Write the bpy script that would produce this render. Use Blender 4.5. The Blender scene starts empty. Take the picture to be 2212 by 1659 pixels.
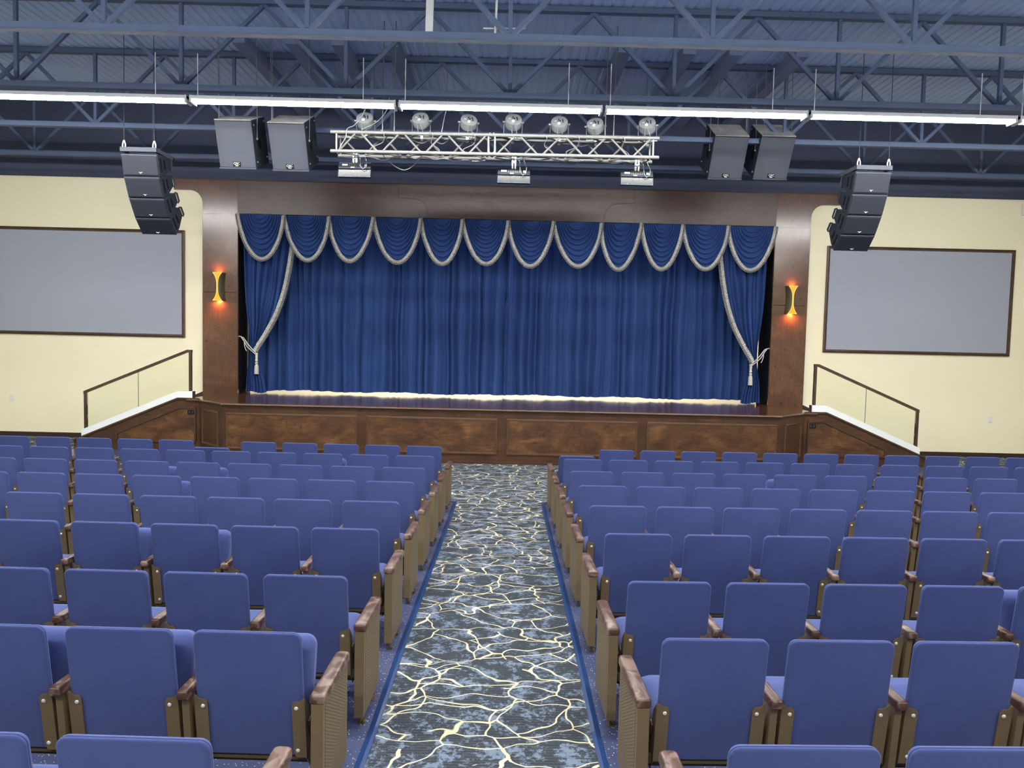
import bpy, bmesh, math, random
from mathutils import Vector, Matrix

random.seed(7)
PI = math.pi
SC = bpy.context.scene
COL = SC.collection

# ------------------------------------------------------------------ camera, world, exposure
W_PX = 2212.0
F_PX = 1600.0
CAM = (0.0825, 0.0, 2.31)
PITCH, ROLL, YAW = math.radians(3.367), math.radians(1.321), math.radians(0.346)
fw = Vector((math.sin(YAW) * math.cos(PITCH), math.cos(YAW) * math.cos(PITCH), -math.sin(PITCH)))
rt0 = Vector((math.cos(YAW), -math.sin(YAW), 0))
dn0 = fw.cross(rt0)
cr, sr = math.cos(ROLL), math.sin(ROLL)
rt = cr * rt0 - sr * dn0
dn = sr * rt0 + cr * dn0
cd = bpy.data.cameras.new('camera')
cd.sensor_fit = 'HORIZONTAL'
cd.sensor_width = 36.0
cd.lens = 36.0 * F_PX / W_PX
cd.clip_end = 200
cam = bpy.data.objects.new('camera', cd)
COL.objects.link(cam)
up = -dn
bk = -fw
cam.matrix_world = Matrix(((rt.x, up.x, bk.x, CAM[0]), (rt.y, up.y, bk.y, CAM[1]), (rt.z, up.z, bk.z, CAM[2]), (0, 0, 0, 1)))
SC.camera = cam

wd = bpy.data.worlds.new('world')
SC.world = wd
wd.use_nodes = True
wd.node_tree.nodes['Background'].inputs['Color'].default_value = (0.02, 0.025, 0.035, 1)
wd.node_tree.nodes['Background'].inputs['Strength'].default_value = 1.0

SC.view_settings.view_transform = 'Standard'
SC.view_settings.look = 'None'
SC.view_settings.gamma = 1.0
SC.view_settings.use_curve_mapping = False
SC.view_settings.exposure = 1.25
LED_STRENGTH = 54.0

# ------------------------------------------------------------------ materials
def srgb(r, g, b):
    def f(c):
        c /= 255.0
        return c / 12.92 if c <= 0.04045 else ((c + 0.055) / 1.055) ** 2.4
    return (f(r), f(g), f(b), 1)

class NT:
    def __init__(s, name, rough=0.5, metal=0.0, spec=0.5):
        s.m = bpy.data.materials.new(name)
        s.m.use_nodes = True
        s.t = s.m.node_tree
        s.b = s.t.nodes['Principled BSDF']
        s.b.inputs['Roughness'].default_value = rough
        s.b.inputs['Metallic'].default_value = metal
        s.b.inputs['Specular IOR Level'].default_value = spec
    def n(s, typ, **kw):
        nd = s.t.nodes.new(typ)
        for k, v in kw.items():
            if k.startswith('in_'):
                key = k[3:]
                key = int(key) if key.isdigit() else key.replace('_', ' ')
                nd.inputs[key].default_value = v
            else:
                setattr(nd, k, v)
        return nd
    def l(s, a, b):
        s.t.links.new(a, b)
    def coord(s, kind='Object', scale=(1, 1, 1), rot=(0, 0, 0)):
        tc = s.n('ShaderNodeTexCoord')
        mp = s.n('ShaderNodeMapping')
        mp.inputs['Scale'].default_value = scale
        mp.inputs['Rotation'].default_value = rot
        s.l(tc.outputs[kind], mp.inputs['Vector'])
        return mp.outputs['Vector']
    def noise(s, vec, scale, detail=4, rough=0.5, dist=0.0):
        nd = s.n('ShaderNodeTexNoise')
        nd.inputs['Scale'].default_value = scale
        nd.inputs['Detail'].default_value = detail
        nd.inputs['Roughness'].default_value = rough
        nd.inputs['Distortion'].default_value = dist
        s.l(vec, nd.inputs['Vector'])
        return nd.outputs['Fac']
    def ramp(s, fac, stops):
        r = s.n('ShaderNodeValToRGB')
        e = r.color_ramp.elements
        while len(e) < len(stops):
            e.new(0.5)
        for i, (p, c) in enumerate(stops):
            e[i].position = p
            e[i].color = c if len(c) == 4 else (*c, 1)
        s.l(fac, r.inputs['Fac'])
        return r.outputs['Color']
    def math(s, op, a, b=None, c=None):
        nd = s.n('ShaderNodeMath', operation=op)
        for i, v in enumerate((a, b, c)):
            if v is None:
                continue
            if isinstance(v, (int, float)):
                nd.inputs[i].default_value = v
            else:
                s.l(v, nd.inputs[i])
        return nd.outputs[0]
    def mix(s, fac, a, b, mode='MIX'):
        nd = s.n('ShaderNodeMix', data_type='RGBA', blend_type=mode)
        for v, k in ((fac, 0), (a, 6), (b, 7)):
            if isinstance(v, (int, float)):
                nd.inputs[k].default_value = v
            elif isinstance(v, tuple):
                nd.inputs[k].default_value = v
            else:
                s.l(v, nd.inputs[k])
        return nd.outputs[2]
    def color(s, c):
        if isinstance(c, tuple):
            s.b.inputs['Base Color'].default_value = c
        else:
            s.l(c, s.b.inputs['Base Color'])
        return s
    def bump(s, h, strength=0.3, dist=0.01):
        bp = s.n('ShaderNodeBump')
        bp.inputs['Strength'].default_value = strength
        bp.inputs['Distance'].default_value = dist
        s.l(h, bp.inputs['Height'])
        s.l(bp.outputs['Normal'], s.b.inputs['Normal'])
        return s
    def rough(s, r):
        s.l(r, s.b.inputs['Roughness'])
        return s

M = {}

def plain(name, c, rough=0.5, metal=0.0, spec=0.5, var=0.12, vs=6.0, bs=0.0, bsc=60.0):
    t = NT(name, rough, metal, spec)
    v = t.coord()
    f = t.noise(v, vs, 5, 0.6)
    a = tuple(x * (1 - var) for x in c[:3]) + (1,)
    b = tuple(min(1, x * (1 + var)) for x in c[:3]) + (1,)
    t.color(t.ramp(f, [(0.3, a), (0.7, b)]))
    if bs > 0:
        t.bump(t.noise(v, bsc, 3), bs, 0.004)
    M[name] = t.m
    return t

# seat fabric: blue twill weave
t = NT('fabric', 0.92, 0, 0.2)
v = t.coord()
big = t.noise(v, 3.5, 4, 0.6)
base = t.ramp(big, [(0.3, srgb(56, 67, 114)), (0.7, srgb(64, 75, 123))])
w = t.n('ShaderNodeTexWave', wave_type='BANDS', bands_direction='DIAGONAL')
w.inputs['Scale'].default_value = 95
w.inputs['Distortion'].default_value = 0.6
t.l(v, w.inputs['Vector'])
fine = t.noise(v, 420, 2)
base2 = t.mix(t.math('MULTIPLY', w.outputs['Fac'], 0.30), base, srgb(34, 43, 87))
t.color(t.mix(t.math('MULTIPLY', fine, 0.25), base2, srgb(89, 101, 155)))
t.b.inputs['Sheen Weight'].default_value = 0.35
t.b.inputs['Sheen Roughness'].default_value = 0.5
t.b.inputs['Sheen Tint'].default_value = srgb(165, 178, 225)
t.bump(t.math('ADD', w.outputs['Fac'], t.math('MULTIPLY', fine, 0.6)), 0.18, 0.002)
M['fabric'] = t.m

# bronze powder coated metal
plain('bronze', srgb(106, 91, 66), 0.4, 0.0, 0.5, 0.08, 8, 0.06, 250)
plain('bronze_dark', srgb(76, 65, 47), 0.5, 0.0, 0.4, 0.1, 8)
plain('rivet_steel', srgb(225, 225, 216), 0.3, 0.35, 0.5, 0.03)
plain('steel', srgb(120, 122, 122), 0.4, 0.2, 0.5, 0.05)

# perforated aisle panel (object space of the seat: y along the aisle, z up)
t = NT('perforated', 0.5, 0.0)
tc = t.n('ShaderNodeTexCoord')
sp = t.n('ShaderNodeSeparateXYZ')
t.l(tc.outputs['Object'], sp.inputs[0])
Y, Z = sp.outputs['Y'], sp.outputs['Z']
k = 2 * PI / 0.024
dots = t.math('MULTIPLY', t.math('SINE', t.math('MULTIPLY', t.math('ADD', Y, t.math('MULTIPLY', Z, 0.5)), k)),
              t.math('SINE', t.math('MULTIPLY', t.math('SUBTRACT', Z, t.math('MULTIPLY', Y, 0.12)), k)))
dots = t.math('GREATER_THAN', dots, 0.2)
stripes = t.math('SINE', t.math('MULTIPLY', t.math('ADD', t.math('MULTIPLY', Y, 0.62), t.math('MULTIPLY', Z, -0.78)), 2 * PI / 0.022))
stripes = t.math('GREATER_THAN', stripes, 0.35)
low = t.math('LESS_THAN', t.math('SUBTRACT', Z, t.math('MULTIPLY', Y, 0.62)), 0.10)
pat = t.math('ADD', t.math('MULTIPLY', dots, t.math('SUBTRACT', 1, low)), t.math('MULTIPLY', stripes, low))
t.color(t.mix(pat, srgb(116, 101, 74), srgb(62, 53, 38)))
t.bump(pat, 0.8, 0.004)
M['perforated'] = t.m

# armrest: red-brown stained wood with worn pale scuffs
t = NT('arm_wood', 0.35)
v = t.coord(scale=(6, 1.2, 6))
g = t.noise(v, 9, 6, 0.6, 0.5)
oi = t.n('ShaderNodeObjectInfo')
v2 = t.coord(scale=(1, 1, 1))
va = t.n('ShaderNodeVectorMath', operation='ADD')
cmb = t.n('ShaderNodeCombineXYZ')
t.l(t.math('MULTIPLY', oi.outputs['Random'], 40), cmb.inputs[0])
t.l(v2, va.inputs[0])
t.l(cmb.outputs[0], va.inputs[1])
sc_ = t.noise(va.outputs[0], 9, 5, 0.6, 1.2)
scuff = t.ramp(sc_, [(0.50, (0, 0, 0, 1)), (0.58, (1, 1, 1, 1))])
t.color(t.mix(t.math('MULTIPLY', scuff, 0.42), t.ramp(g, [(0.3, srgb(58, 38, 32)), (0.7, srgb(84, 56, 45))]), srgb(146, 124, 112)))
M['arm_wood'] = t.m

# stained maple stage panels
def stained(name, c0, c1, c2, horiz=True, rough=0.35, blot=1.6):
    t = NT(name, rough)
    sc = (0.7, 7, 7) if horiz else (7, 7, 0.7)
    v = t.coord(scale=sc)
    g = t.noise(v, 6, 8, 0.65, 0.4)
    v2 = t.coord(scale=(1, 1, 1.7))
    b = t.noise(v2, blot, 6, 0.62, 0.6)
    v3 = t.coord(scale=(1.0, 1, 1))
    kn = t.noise(v3, 5.5, 3, 0.5, 2.5)
    c = t.mix(b, c0, c2)
    c = t.ramp(b, [(0.30, c0), (0.52, c1), (0.70, c2)])
    c = t.mix(t.math('MULTIPLY', t.ramp(g, [(0.35, (1, 1, 1, 1)), (0.6, (0, 0, 0, 1))]), 0.45), c, tuple(x * 0.45 for x in c0[:3]) + (1,))
    c = t.mix(t.ramp(kn, [(0.60, (0, 0, 0, 1)), (0.74, (0.75, 0.75, 0.75, 1))]), c, tuple(x * 0.5 for x in c0[:3]) + (1,))
    t.color(c)
    t.bump(g, 0.04, 0.002)
    if name == 'pillar_wood':
        t.b.inputs['Coat Weight'].default_value = 0.7
        t.b.inputs['Coat Roughness'].default_value = 0.2
    M[name] = t.m
stained('stage_wood', srgb(58, 37, 24), srgb(86, 57, 34), srgb(120, 84, 50), True, 0.35, 2.2)
stained('stage_frame', srgb(58, 38, 27), srgb(76, 51, 34), srgb(94, 65, 42), True, 0.3, 1.3)
stained('pillar_wood', srgb(80, 53, 40), srgb(98, 66, 49), srgb(114, 78, 57), False, 0.2, 0.8)
stained('header_wood', srgb(60, 41, 40), srgb(74, 52, 49), srgb(86, 61, 56), True, 0.34, 0.9)
stained('rail_wood', srgb(58, 40, 30), srgb(74, 52, 40), srgb(88, 64, 48), True, 0.35, 2)
stained('deck_wood', srgb(70, 46, 34), srgb(92, 62, 44), srgb(112, 78, 54), True, 0.13, 0.8)
plain('molding_light', srgb(88, 64, 46), 0.18, 0, 0.6, 0.1, 5)
plain('dark_wood', srgb(54, 38, 32), 0.4, 0, 0.5, 0.1)

plain('cream_wall', srgb(241, 235, 206), 0.75, 0, 0.3, 0.015, 1.2, 0.03, 120)
plain('screen_grey', srgb(160, 165, 179), 0.85, 0, 0.2, 0.012, 0.8)
plain('white_paint', srgb(222, 226, 226), 0.5, 0, 0.4, 0.02)
plain('white_plastic', srgb(225, 225, 220), 0.4, 0, 0.5, 0.01)
plain('black_wall', srgb(76, 84, 108), 0.7, 0, 0.3, 0.1, 1.0)
plain('black_plastic', srgb(40, 45, 55), 0.55, 0, 0.4, 0.06, 20, 0.05, 400)
plain('black_matte', srgb(16, 18, 24), 0.8, 0, 0.2, 0.1)
plain('sub_grille', srgb(74, 79, 90), 0.65, 0.1, 0.4, 0.05, 40, 0.12, 500)
plain('lens_dark', srgb(26, 30, 32), 0.25, 0, 0.5, 0.5, 14)
plain('dust_top', srgb(178, 176, 172), 0.8, 0, 0.3, 0.35, 3.5, 0.05, 30)
plain('joist_paint', srgb(90, 105, 134), 0.6, 0, 0.3, 0.08, 2)
plain('beam_paint', srgb(116, 131, 164), 0.65, 0, 0.3, 0.08, 2)
plain('truss_white', srgb(106, 107, 105), 0.4, 0.1, 0.5, 0.04, 6)
plain('cable_grey', srgb(120, 122, 126), 0.5, 0, 0.4, 0.05)
plain('cable_dark', srgb(58, 62, 74), 0.5, 0, 0.4, 0.05)
plain('lamp_silver', srgb(140, 144, 146), 0.4, 0.2, 0.5, 0.12, 25)
plain('side_wall', srgb(226, 218, 182), 0.75, 0, 0.3, 0.02, 1.0)

# roof deck: ribs run toward the stage
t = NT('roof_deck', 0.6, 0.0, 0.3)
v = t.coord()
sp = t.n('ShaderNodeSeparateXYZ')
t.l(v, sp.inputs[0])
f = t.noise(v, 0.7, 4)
t.color(t.ramp(f, [(0.3, srgb(172, 196, 236)), (0.7, srgb(182, 205, 242))]))  # pale blue colour stands in for the bluish glare veiling the ceiling
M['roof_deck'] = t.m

# velvet
t = NT('velvet', 0.85, 0, 0.15)
v = t.coord()
f = t.noise(v, 1.2, 4, 0.6)
t.color(t.ramp(f, [(0.3, srgb(42, 67, 119)), (0.7, srgb(50, 77, 132))]))
t.b.inputs['Sheen Weight'].default_value = 0.5
t.b.inputs['Sheen Roughness'].default_value = 0.4
t.b.inputs['Sheen Tint'].default_value = srgb(90, 118, 185)
M['velvet'] = t.m

# silver bullion fringe
t = NT('fringe', 0.6, 0.0, 0.4)
v = t.coord()
f = t.noise(v, 60, 3, 0.7)
t.color(t.ramp(f, [(0.32, srgb(128, 128, 127)), (0.5, srgb(194, 193, 188)), (0.75, srgb(222, 221, 214))]))
t.bump(f, 0.4, 0.01)
M['fringe'] = t.m
t = NT('braid', 0.6, 0.0, 0.4)
v = t.coord()
f = t.noise(v, 75, 2, 0.7)
t.color(t.ramp(f, [(0.38, srgb(66, 68, 74)), (0.62, srgb(146, 146, 143))]))
t.bump(f, 0.5, 0.01)
M['braid'] = t.m
plain('cord_silver', srgb(206, 206, 200), 0.5, 0.2, 0.5, 0.25, 90)

# carpet: cream veins over charcoal with pale blue mottling, fine cross ribs
t = NT('carpet', 0.95, 0, 0.1)
v = t.coord()
nz = t.n('ShaderNodeTexNoise')
nz.inputs['Scale'].default_value = 3.4
nz.inputs['Detail'].default_value = 1.6
t.l(v, nz.inputs['Vector'])
vm = t.n('ShaderNodeVectorMath', operation='MULTIPLY_ADD')
t.l(nz.outputs['Color'], vm.inputs[0])
vm.inputs[1].default_value = (0.34, 0.30, 0)
t.l(v, vm.inputs[2])
def veins(scale, off, th, sx):
    mp = t.n('ShaderNodeMapping')
    mp.inputs['Scale'].default_value = (sx, 1, 1)
    mp.inputs['Location'].default_value = (off, off * 0.7, 0)
    t.l(vm.outputs[0], mp.inputs['Vector'])
    vo = t.n('ShaderNodeTexVoronoi', feature='DISTANCE_TO_EDGE', voronoi_dimensions='2D')
    vo.inputs['Scale'].default_value = scale
    t.l(mp.outputs[0], vo.inputs['Vector'])
    thn = t.math('MULTIPLY_ADD', t.math('POWER', t.noise(v, 2.6, 2, 0.6), 2.0), th * 0.7, 0.0085)
    d = t.math('SUBTRACT', vo.outputs['Distance'], thn)
    mr = t.n('ShaderNodeMapRange')
    mr.inputs['From Min'].default_value = 0.0
    mr.inputs['From Max'].default_value = 0.008
    mr.inputs['To Min'].default_value = 1
    mr.inputs['To Max'].default_value = 0
    t.l(d, mr.inputs['Value'])
    return mr.outputs[0]
v1 = veins(3.7, 0.0, 0.030, 0.66)
v2 = veins(3.2, 3.3, 0.024, 0.70)
keep = t.math('GREATER_THAN', t.noise(v, 1.5, 2), 0.47)
vein = t.math('MAXIMUM', v1, t.math('MULTIPLY', v2, keep))
blot = t.noise(v, 7.5, 4, 0.62)
spk = t.noise(v, 34, 5, 0.85)
bm_ = t.math('ADD', t.math('MULTIPLY', blot, 1.0), t.math('MULTIPLY', spk, 1.0))
blm = t.ramp(t.math('MULTIPLY', bm_, 0.5), [(0.505, (0, 0, 0, 1)), (0.55, (0.9, 0.9, 0.9, 1))])
sp = t.n('ShaderNodeSeparateXYZ')
t.l(v, sp.inputs[0])
rib = t.math('SINE', t.math('MULTIPLY', sp.outputs['Y'], 2 * PI / 0.028))
rib01 = t.math('MULTIPLY_ADD', rib, 0.5, 0.5)
dark = t.mix(rib01, srgb(33, 38, 43), srgb(54, 60, 65))
dark = t.mix(t.math('MULTIPLY', t.noise(v, 22, 3, 0.7), 0.4), dark, srgb(78, 82, 88))
c = t.mix(blm, dark, srgb(106, 119, 137))
c = t.mix(vein, c, t.ramp(t.noise(v, 7, 3), [(0.35, srgb(200, 195, 170)), (0.65, srgb(186, 175, 138))]))
t.color(c)
t.bump(t.math('ADD', rib01, vein), 0.25, 0.003)
M['carpet'] = t.m

# glittered blue epoxy
t = NT('epoxy', 0.22, 0, 0.5)
v = t.coord()
vo = t.n('ShaderNodeTexVoronoi', feature='F1')
vo.inputs['Scale'].default_value = 95
t.l(v, vo.inputs['Vector'])
sparkc = t.n('ShaderNodeSeparateColor')
t.l(vo.outputs['Color'], sparkc.inputs[0])
sel = t.math('MULTIPLY', t.math('GREATER_THAN', sparkc.outputs[0], 0.80), t.math('LESS_THAN', vo.outputs['Distance'], 0.24))
f = t.noise(v, 2.0, 5, 0.6)
base = t.ramp(f, [(0.3, srgb(54, 60, 88)), (0.7, srgb(74, 80, 110))])
t.color(t.mix(sel, base, srgb(220, 224, 240)))
t.bump(t.noise(v, 55, 2), 0.25, 0.002)
M['epoxy'] = t.m
plain('blue_trim', srgb(30, 56, 100), 0.28, 0, 0.5, 0.06)

# glass
t = NT('glass', 0.02)
tr_ = t.n('ShaderNodeBsdfTransparent')
tr_.inputs['Color'].default_value = (0.982, 0.996, 0.962, 1)
gl_ = t.n('ShaderNodeBsdfGlossy')
gl_.inputs['Roughness'].default_value = 0.03
fr_ = t.n('ShaderNodeFresnel')
fr_.inputs['IOR'].default_value = 1.35
mx_ = t.n('ShaderNodeMixShader')
t.l(fr_.outputs[0], mx_.inputs[0])
t.l(tr_.outputs[0], mx_.inputs[1])
t.l(gl_.outputs[0], mx_.inputs[2])
t.l(mx_.outputs[0], t.t.nodes['Material Output'].inputs['Surface'])
M['glass'] = t.m

def emis(name, c, s):
    t = NT(name, 0.5)
    t.b.inputs['Base Color'].default_value = c
    t.b.inputs['Emission Color'].default_value = c
    t.b.inputs['Emission Strength'].default_value = s
    M[name] = t.m
emis('led', (1.0, 0.985, 0.95, 1), LED_STRENGTH)
emis('amber_glow', (1.0, 0.42, 0.015, 1), 0.40)
emis('amber_edge', (1.0, 0.66, 0.10, 1), 0.55)
for k_ in ('amber_glow', 'amber_edge'):
    M[k_].node_tree.nodes['Principled BSDF'].inputs['Base Color'].default_value = (0.25, 0.10, 0.01, 1)

# ------------------------------------------------------------------ mesh helpers
def NB():
    return bmesh.new()

def box(bm, x0, x1, y0, y1, z0, z1, bev=0.0, mat=None, seg=2):
    b2 = bmesh.new()
    bmesh.ops.create_cube(b2, size=1)
    for v in b2.verts:
        v.co = Vector((x0 + (v.co.x + .5) * (x1 - x0), y0 + (v.co.y + .5) * (y1 - y0), z0 + (v.co.z + .5) * (z1 - z0)))
    if bev > 0:
        bmesh.ops.bevel(b2, geom=b2.edges[:], offset=bev, segments=seg, profile=0.7, affect='EDGES')
    if mat is not None:
        b2.transform(mat)
    merge(bm, b2)
    return bm

def merge(bm, b2):
    me = bpy.data.meshes.new('tmp')
    b2.to_mesh(me)
    b2.free()
    bm.from_mesh(me)
    bpy.data.meshes.remove(me)

def tube(bm, pts, r, seg=8, cap=True, rads=None):
    pts = [Vector(p) for p in pts]
    rings = []
    prev = None
    for i, p in enumerate(pts):
        if i == 0:
            d = pts[1] - pts[0]
        elif i == len(pts) - 1:
            d = pts[-1] - pts[-2]
        else:
            d = pts[i + 1] - pts[i - 1]
        d.normalize()
        if prev is None:
            a = Vector((0, 0, 1)) if abs(d.z) < 0.9 else Vector((1, 0, 0))
            n = d.cross(a).normalized()
        else:
            n = (prev - d * prev.dot(d)).normalized()
        prev = n
        b = d.cross(n)
        rr = rads[i] if rads else r
        rings.append([bm.verts.new(p + (n * math.cos(2 * PI * k / seg) + b * math.sin(2 * PI * k / seg)) * rr) for k in range(seg)])
    for i in range(len(rings) - 1):
        for k in range(seg):
            bm.faces.new((rings[i][k], rings[i][(k + 1) % seg], rings[i + 1][(k + 1) % seg], rings[i + 1][k]))
    if cap:
        bm.faces.new(rings[0][::-1])
        bm.faces.new(rings[-1])
    return bm

def bar(bm, a, b, w, h, upv=(0, 0, 1)):
    a, b = Vector(a), Vector(b)
    d = (b - a)
    L = d.length
    d.normalize()
    u = Vector(upv)
    if abs(d.dot(u)) > 0.98:
        u = Vector((0, 1, 0))
    s = d.cross(u).normalized()
    u = s.cross(d)
    mat = Matrix(((s.x, d.x, u.x, a.x), (s.y, d.y, u.y, a.y), (s.z, d.z, u.z, a.z), (0, 0, 0, 1)))
    box(bm, -w / 2, w / 2, 0, L, -h / 2, h / 2, 0, mat)
    return bm

def prism(bm, pts, vec):
    """closed outline (list of 3D points) extruded by vec"""
    vec = Vector(vec)
    lo = [bm.verts.new(Vector(p)) for p in pts]
    hi = [bm.verts.new(Vector(p) + vec) for p in pts]
    n = len(pts)
    bm.faces.new(lo)
    bm.faces.new(hi[::-1])
    for i in range(n):
        bm.faces.new((lo[i], hi[i], hi[(i + 1) % n], lo[(i + 1) % n]))
    return bm

def loft(bm, rings, cap=True, closed=True):
    vs = [[bm.verts.new(Vector(p)) for p in r] for r in rings]
    n = len(rings[0])
    for i in range(len(vs) - 1):
        for k in range(n if closed else n - 1):
            bm.faces.new((vs[i][k], vs[i][(k + 1) % n], vs[i + 1][(k + 1) % n], vs[i + 1][k]))
    if cap:
        bm.faces.new(vs[0][::-1])
        bm.faces.new(vs[-1])
    return bm

def grid(bm, P, nu, nv):
    vs = [[bm.verts.new(Vector(P(i / nu, j / nv))) for i in range(nu + 1)] for j in range(nv + 1)]
    for j in range(nv):
        for i in range(nu):
            bm.faces.new((vs[j][i], vs[j][i + 1], vs[j + 1][i + 1], vs[j + 1][i]))
    return bm

def lathe(bm, prof, c, seg=20, axis='z'):
    """prof: list of (r, t)"""
    rings = []
    for r, tt in prof:
        ring = []
        for k in range(seg):
            a = 2 * PI * k / seg
            if axis == 'z':
                ring.append((c[0] + r * math.cos(a), c[1] + r * math.sin(a), c[2] + tt))
            else:
                ring.append((c[0] + r * math.cos(a), c[1] + tt, c[2] + r * math.sin(a)))
        rings.append(ring)
    loft(bm, rings)
    return bm

def sphere(bm, c, r, sy=1.0):
    b2 = bmesh.new()
    bmesh.ops.create_uvsphere(b2, u_segments=12, v_segments=8, radius=r)
    for v in b2.verts:
        v.co = Vector((v.co.x, v.co.y * sy, v.co.z)) + Vector(c)
    merge(bm, b2)
    return bm

def mesh(name, bm, mat, smooth=False, ang=35):
    bmesh.ops.recalc_face_normals(bm, faces=bm.faces[:])
    me = bpy.data.meshes.new(name)
    bm.to_mesh(me)
    bm.free()
    me.materials.append(M[mat] if isinstance(mat, str) else mat)
    if smooth:
        for p in me.polygons:
            p.use_smooth = True
        try:
            me.set_sharp_from_angle(angle=math.radians(ang))
        except Exception:
            pass
    return me

def obj(name, bm, mat, parent=None, smooth=False, ang=35):
    me = bm if isinstance(bm, bpy.types.Mesh) else mesh(name, bm, mat, smooth, ang)
    o = bpy.data.objects.new(name, me)
    COL.objects.link(o)
    if parent is not None:
        o.parent = parent
    return o

def thing(name, label, cat, loc=(0, 0, 0), rz=0.0, group=None):
    o = bpy.data.objects.new(name, None)
    o.empty_display_size = 0.2
    COL.objects.link(o)
    o.location = loc
    o.rotation_euler = (0, 0, rz)
    return tag(o, label, cat, group)

def tag(o, label, cat, group=None):
    o['label'] = label
    o['category'] = cat
    if group:
        o['group'] = group
    return o

def struct(name, bm, mat, smooth=False):
    o = obj(name, bm, mat, None, smooth)
    o['kind'] = 'structure'
    return o

def copy_tree(o, parent=None):
    c = o.copy()
    COL.objects.link(c)
    if parent is not None:
        c.parent = parent
    for ch in [x for x in CH.get(o.name, [])]:
        copy_tree(ch, c)
    return c
CH = {}
def reg(root):
    """remember the children of a prototype"""
    for ch in root.children:
        CH.setdefault(root.name, []).append(ch)
        reg(ch)

ORD = ['first', 'second', 'third', 'fourth', 'fifth', 'sixth', 'seventh', 'eighth', 'ninth', 'tenth', 'eleventh', 'twelfth', 'thirteenth', 'fourteenth', 'fifteenth', 'sixteenth', 'seventeenth', 'eighteenth']

# ------------------------------------------------------------------ room shell
ROWY = [2.148, 3.121, 4.041, 5.044, 6.009, 6.978, 7.929, 8.886, 9.876]
ROWZ = [0.227, 0.163, 0.114, 0.122, 0.101, 0.078, 0.047, 0.025, 0.0]
KY = [-8.0, 0.0] + ROWY + [10.42, 16.6]
KZ = [0.45, 0.31] + ROWZ + [0.0, 0.0]
def zf(y):
    for i in range(len(KY) - 1):
        if y <= KY[i + 1]:
            a = (y - KY[i]) / (KY[i + 1] - KY[i])
            return KZ[i] + a * (KZ[i + 1] - KZ[i])
    return 0.0

XW = 13.2          # side walls
ZC = 7.12          # roof deck
YB = -7.9
YW = 16.0          # stage wall
EPY = 10.42        # end of the painted floor

b = NB()
for i in range(len(KY) - 1):
    y0, y1, z0, z1 = KY[i], KY[i + 1], KZ[i], KZ[i + 1]
    off = 0.0 if y1 <= EPY + 0.01 else 0.0
    vs = [b.verts.new(p) for p in ((-XW, y0, z0), (XW, y0, z0), (XW, y1, z1), (-XW, y1, z1))]
    b.faces.new(vs)
    vl = [b.verts.new(p) for p in ((-XW, y0, z0 - .2), (XW, y0, z0 - .2), (XW, y1, z1 - .2), (-XW, y1, z1 - .2))]
    b.faces.new(vl[::-1])
bmesh.ops.remove_doubles(b, verts=b.verts[:], dist=1e-4)
struct('floor', b, 'epoxy')

# carpet: aisle strip and the whole area before the stage, 6 mm pile
b = NB()
prof = []
ys = [YB] + [y for y in KY if YB < y < EPY] + [EPY]
for x0, x1, yy in ((-0.60, 0.60, [YB + 0.02] + ys[1:]), (-XW + 0.02, XW - 0.02, [EPY, 13.66]), (-XW + 0.02, -8.39, [13.66, YW - 0.03]), (8.39, XW - 0.02, [13.66, YW - 0.03])):
    for i in range(len(yy) - 1):
        ya, yb = yy[i], yy[i + 1]
        b.faces.new([b.verts.new((x, y, zf(y) + 0.006)) for x, y in ((x0, ya), (x1, ya), (x1, yb), (x0, yb))])
bmesh.ops.remove_doubles(b, verts=b.verts[:], dist=1e-4)
o = obj('aisle_carpet', b, 'carpet')
tag(o, 'charcoal and pale blue carpet with cream vein pattern running down the aisle to the stage', 'carpet')

# dark blue cove strips along both sides of the aisle carpet
for n, s in ((1, -1), (2, 1)):
    b = NB()
    for i in range(len(ys) - 1):
        ya, yb = ys[i], ys[i + 1]
        x0, x1 = s * 0.598, s * 0.650
        rings = []
        for y in (ya, yb):
            z = zf(y)
            rings.append([(x0, y, z), (x0, y, z + 0.012), (x0 + s * 0.02, y, z + 0.016), (x1, y, z + 0.004), (x1, y, z)])
        loft(b, rings, cap=True)
    o = struct('trim_%d' % n, b, 'blue_trim')

# walls
b = NB()
box(b, -XW, -6.485, YW, YW + 0.2, -0.1, 5.56)
struct('wall_front_left', b, 'cream_wall')
b = NB()
box(b, 6.485, XW, YW, YW + 0.2, -0.1, 5.56)
struct('wall_front_right', b, 'cream_wall')
b = NB()
box(b, -7.09, 7.09, YW, YW + 0.2, 5.585, ZC)
box(b, -XW, -7.09, YW, YW + 0.2, 5.561, ZC)
box(b, 7.09, XW, YW, YW + 0.2, 5.561, ZC)
box(b, -XW, XW, YW - 0.04, YW, 5.587, 5.66)
struct('wall_front_upper', b, 'black_wall')
b = NB()
box(b, -XW - 0.2, -XW, YB, YW + .2, -0.1, ZC)
struct('wall_left', b, 'side_wall')
b = NB()
box(b, XW, XW + 0.2, YB, YW + .2, -0.1, ZC)
struct('wall_right', b, 'side_wall')
b = NB()
box(b, -XW, XW, YB - 0.2, YB, -0.1, ZC)
struct('wall_back', b, 'side_wall')

# corrugated roof deck, ribs along the hall
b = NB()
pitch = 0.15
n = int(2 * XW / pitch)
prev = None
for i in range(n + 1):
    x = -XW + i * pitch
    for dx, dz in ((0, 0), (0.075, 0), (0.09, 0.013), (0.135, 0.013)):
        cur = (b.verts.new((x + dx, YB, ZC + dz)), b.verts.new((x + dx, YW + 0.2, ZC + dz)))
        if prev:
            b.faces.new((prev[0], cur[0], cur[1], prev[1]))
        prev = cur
struct('ceiling', b, 'roof_deck')

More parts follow.
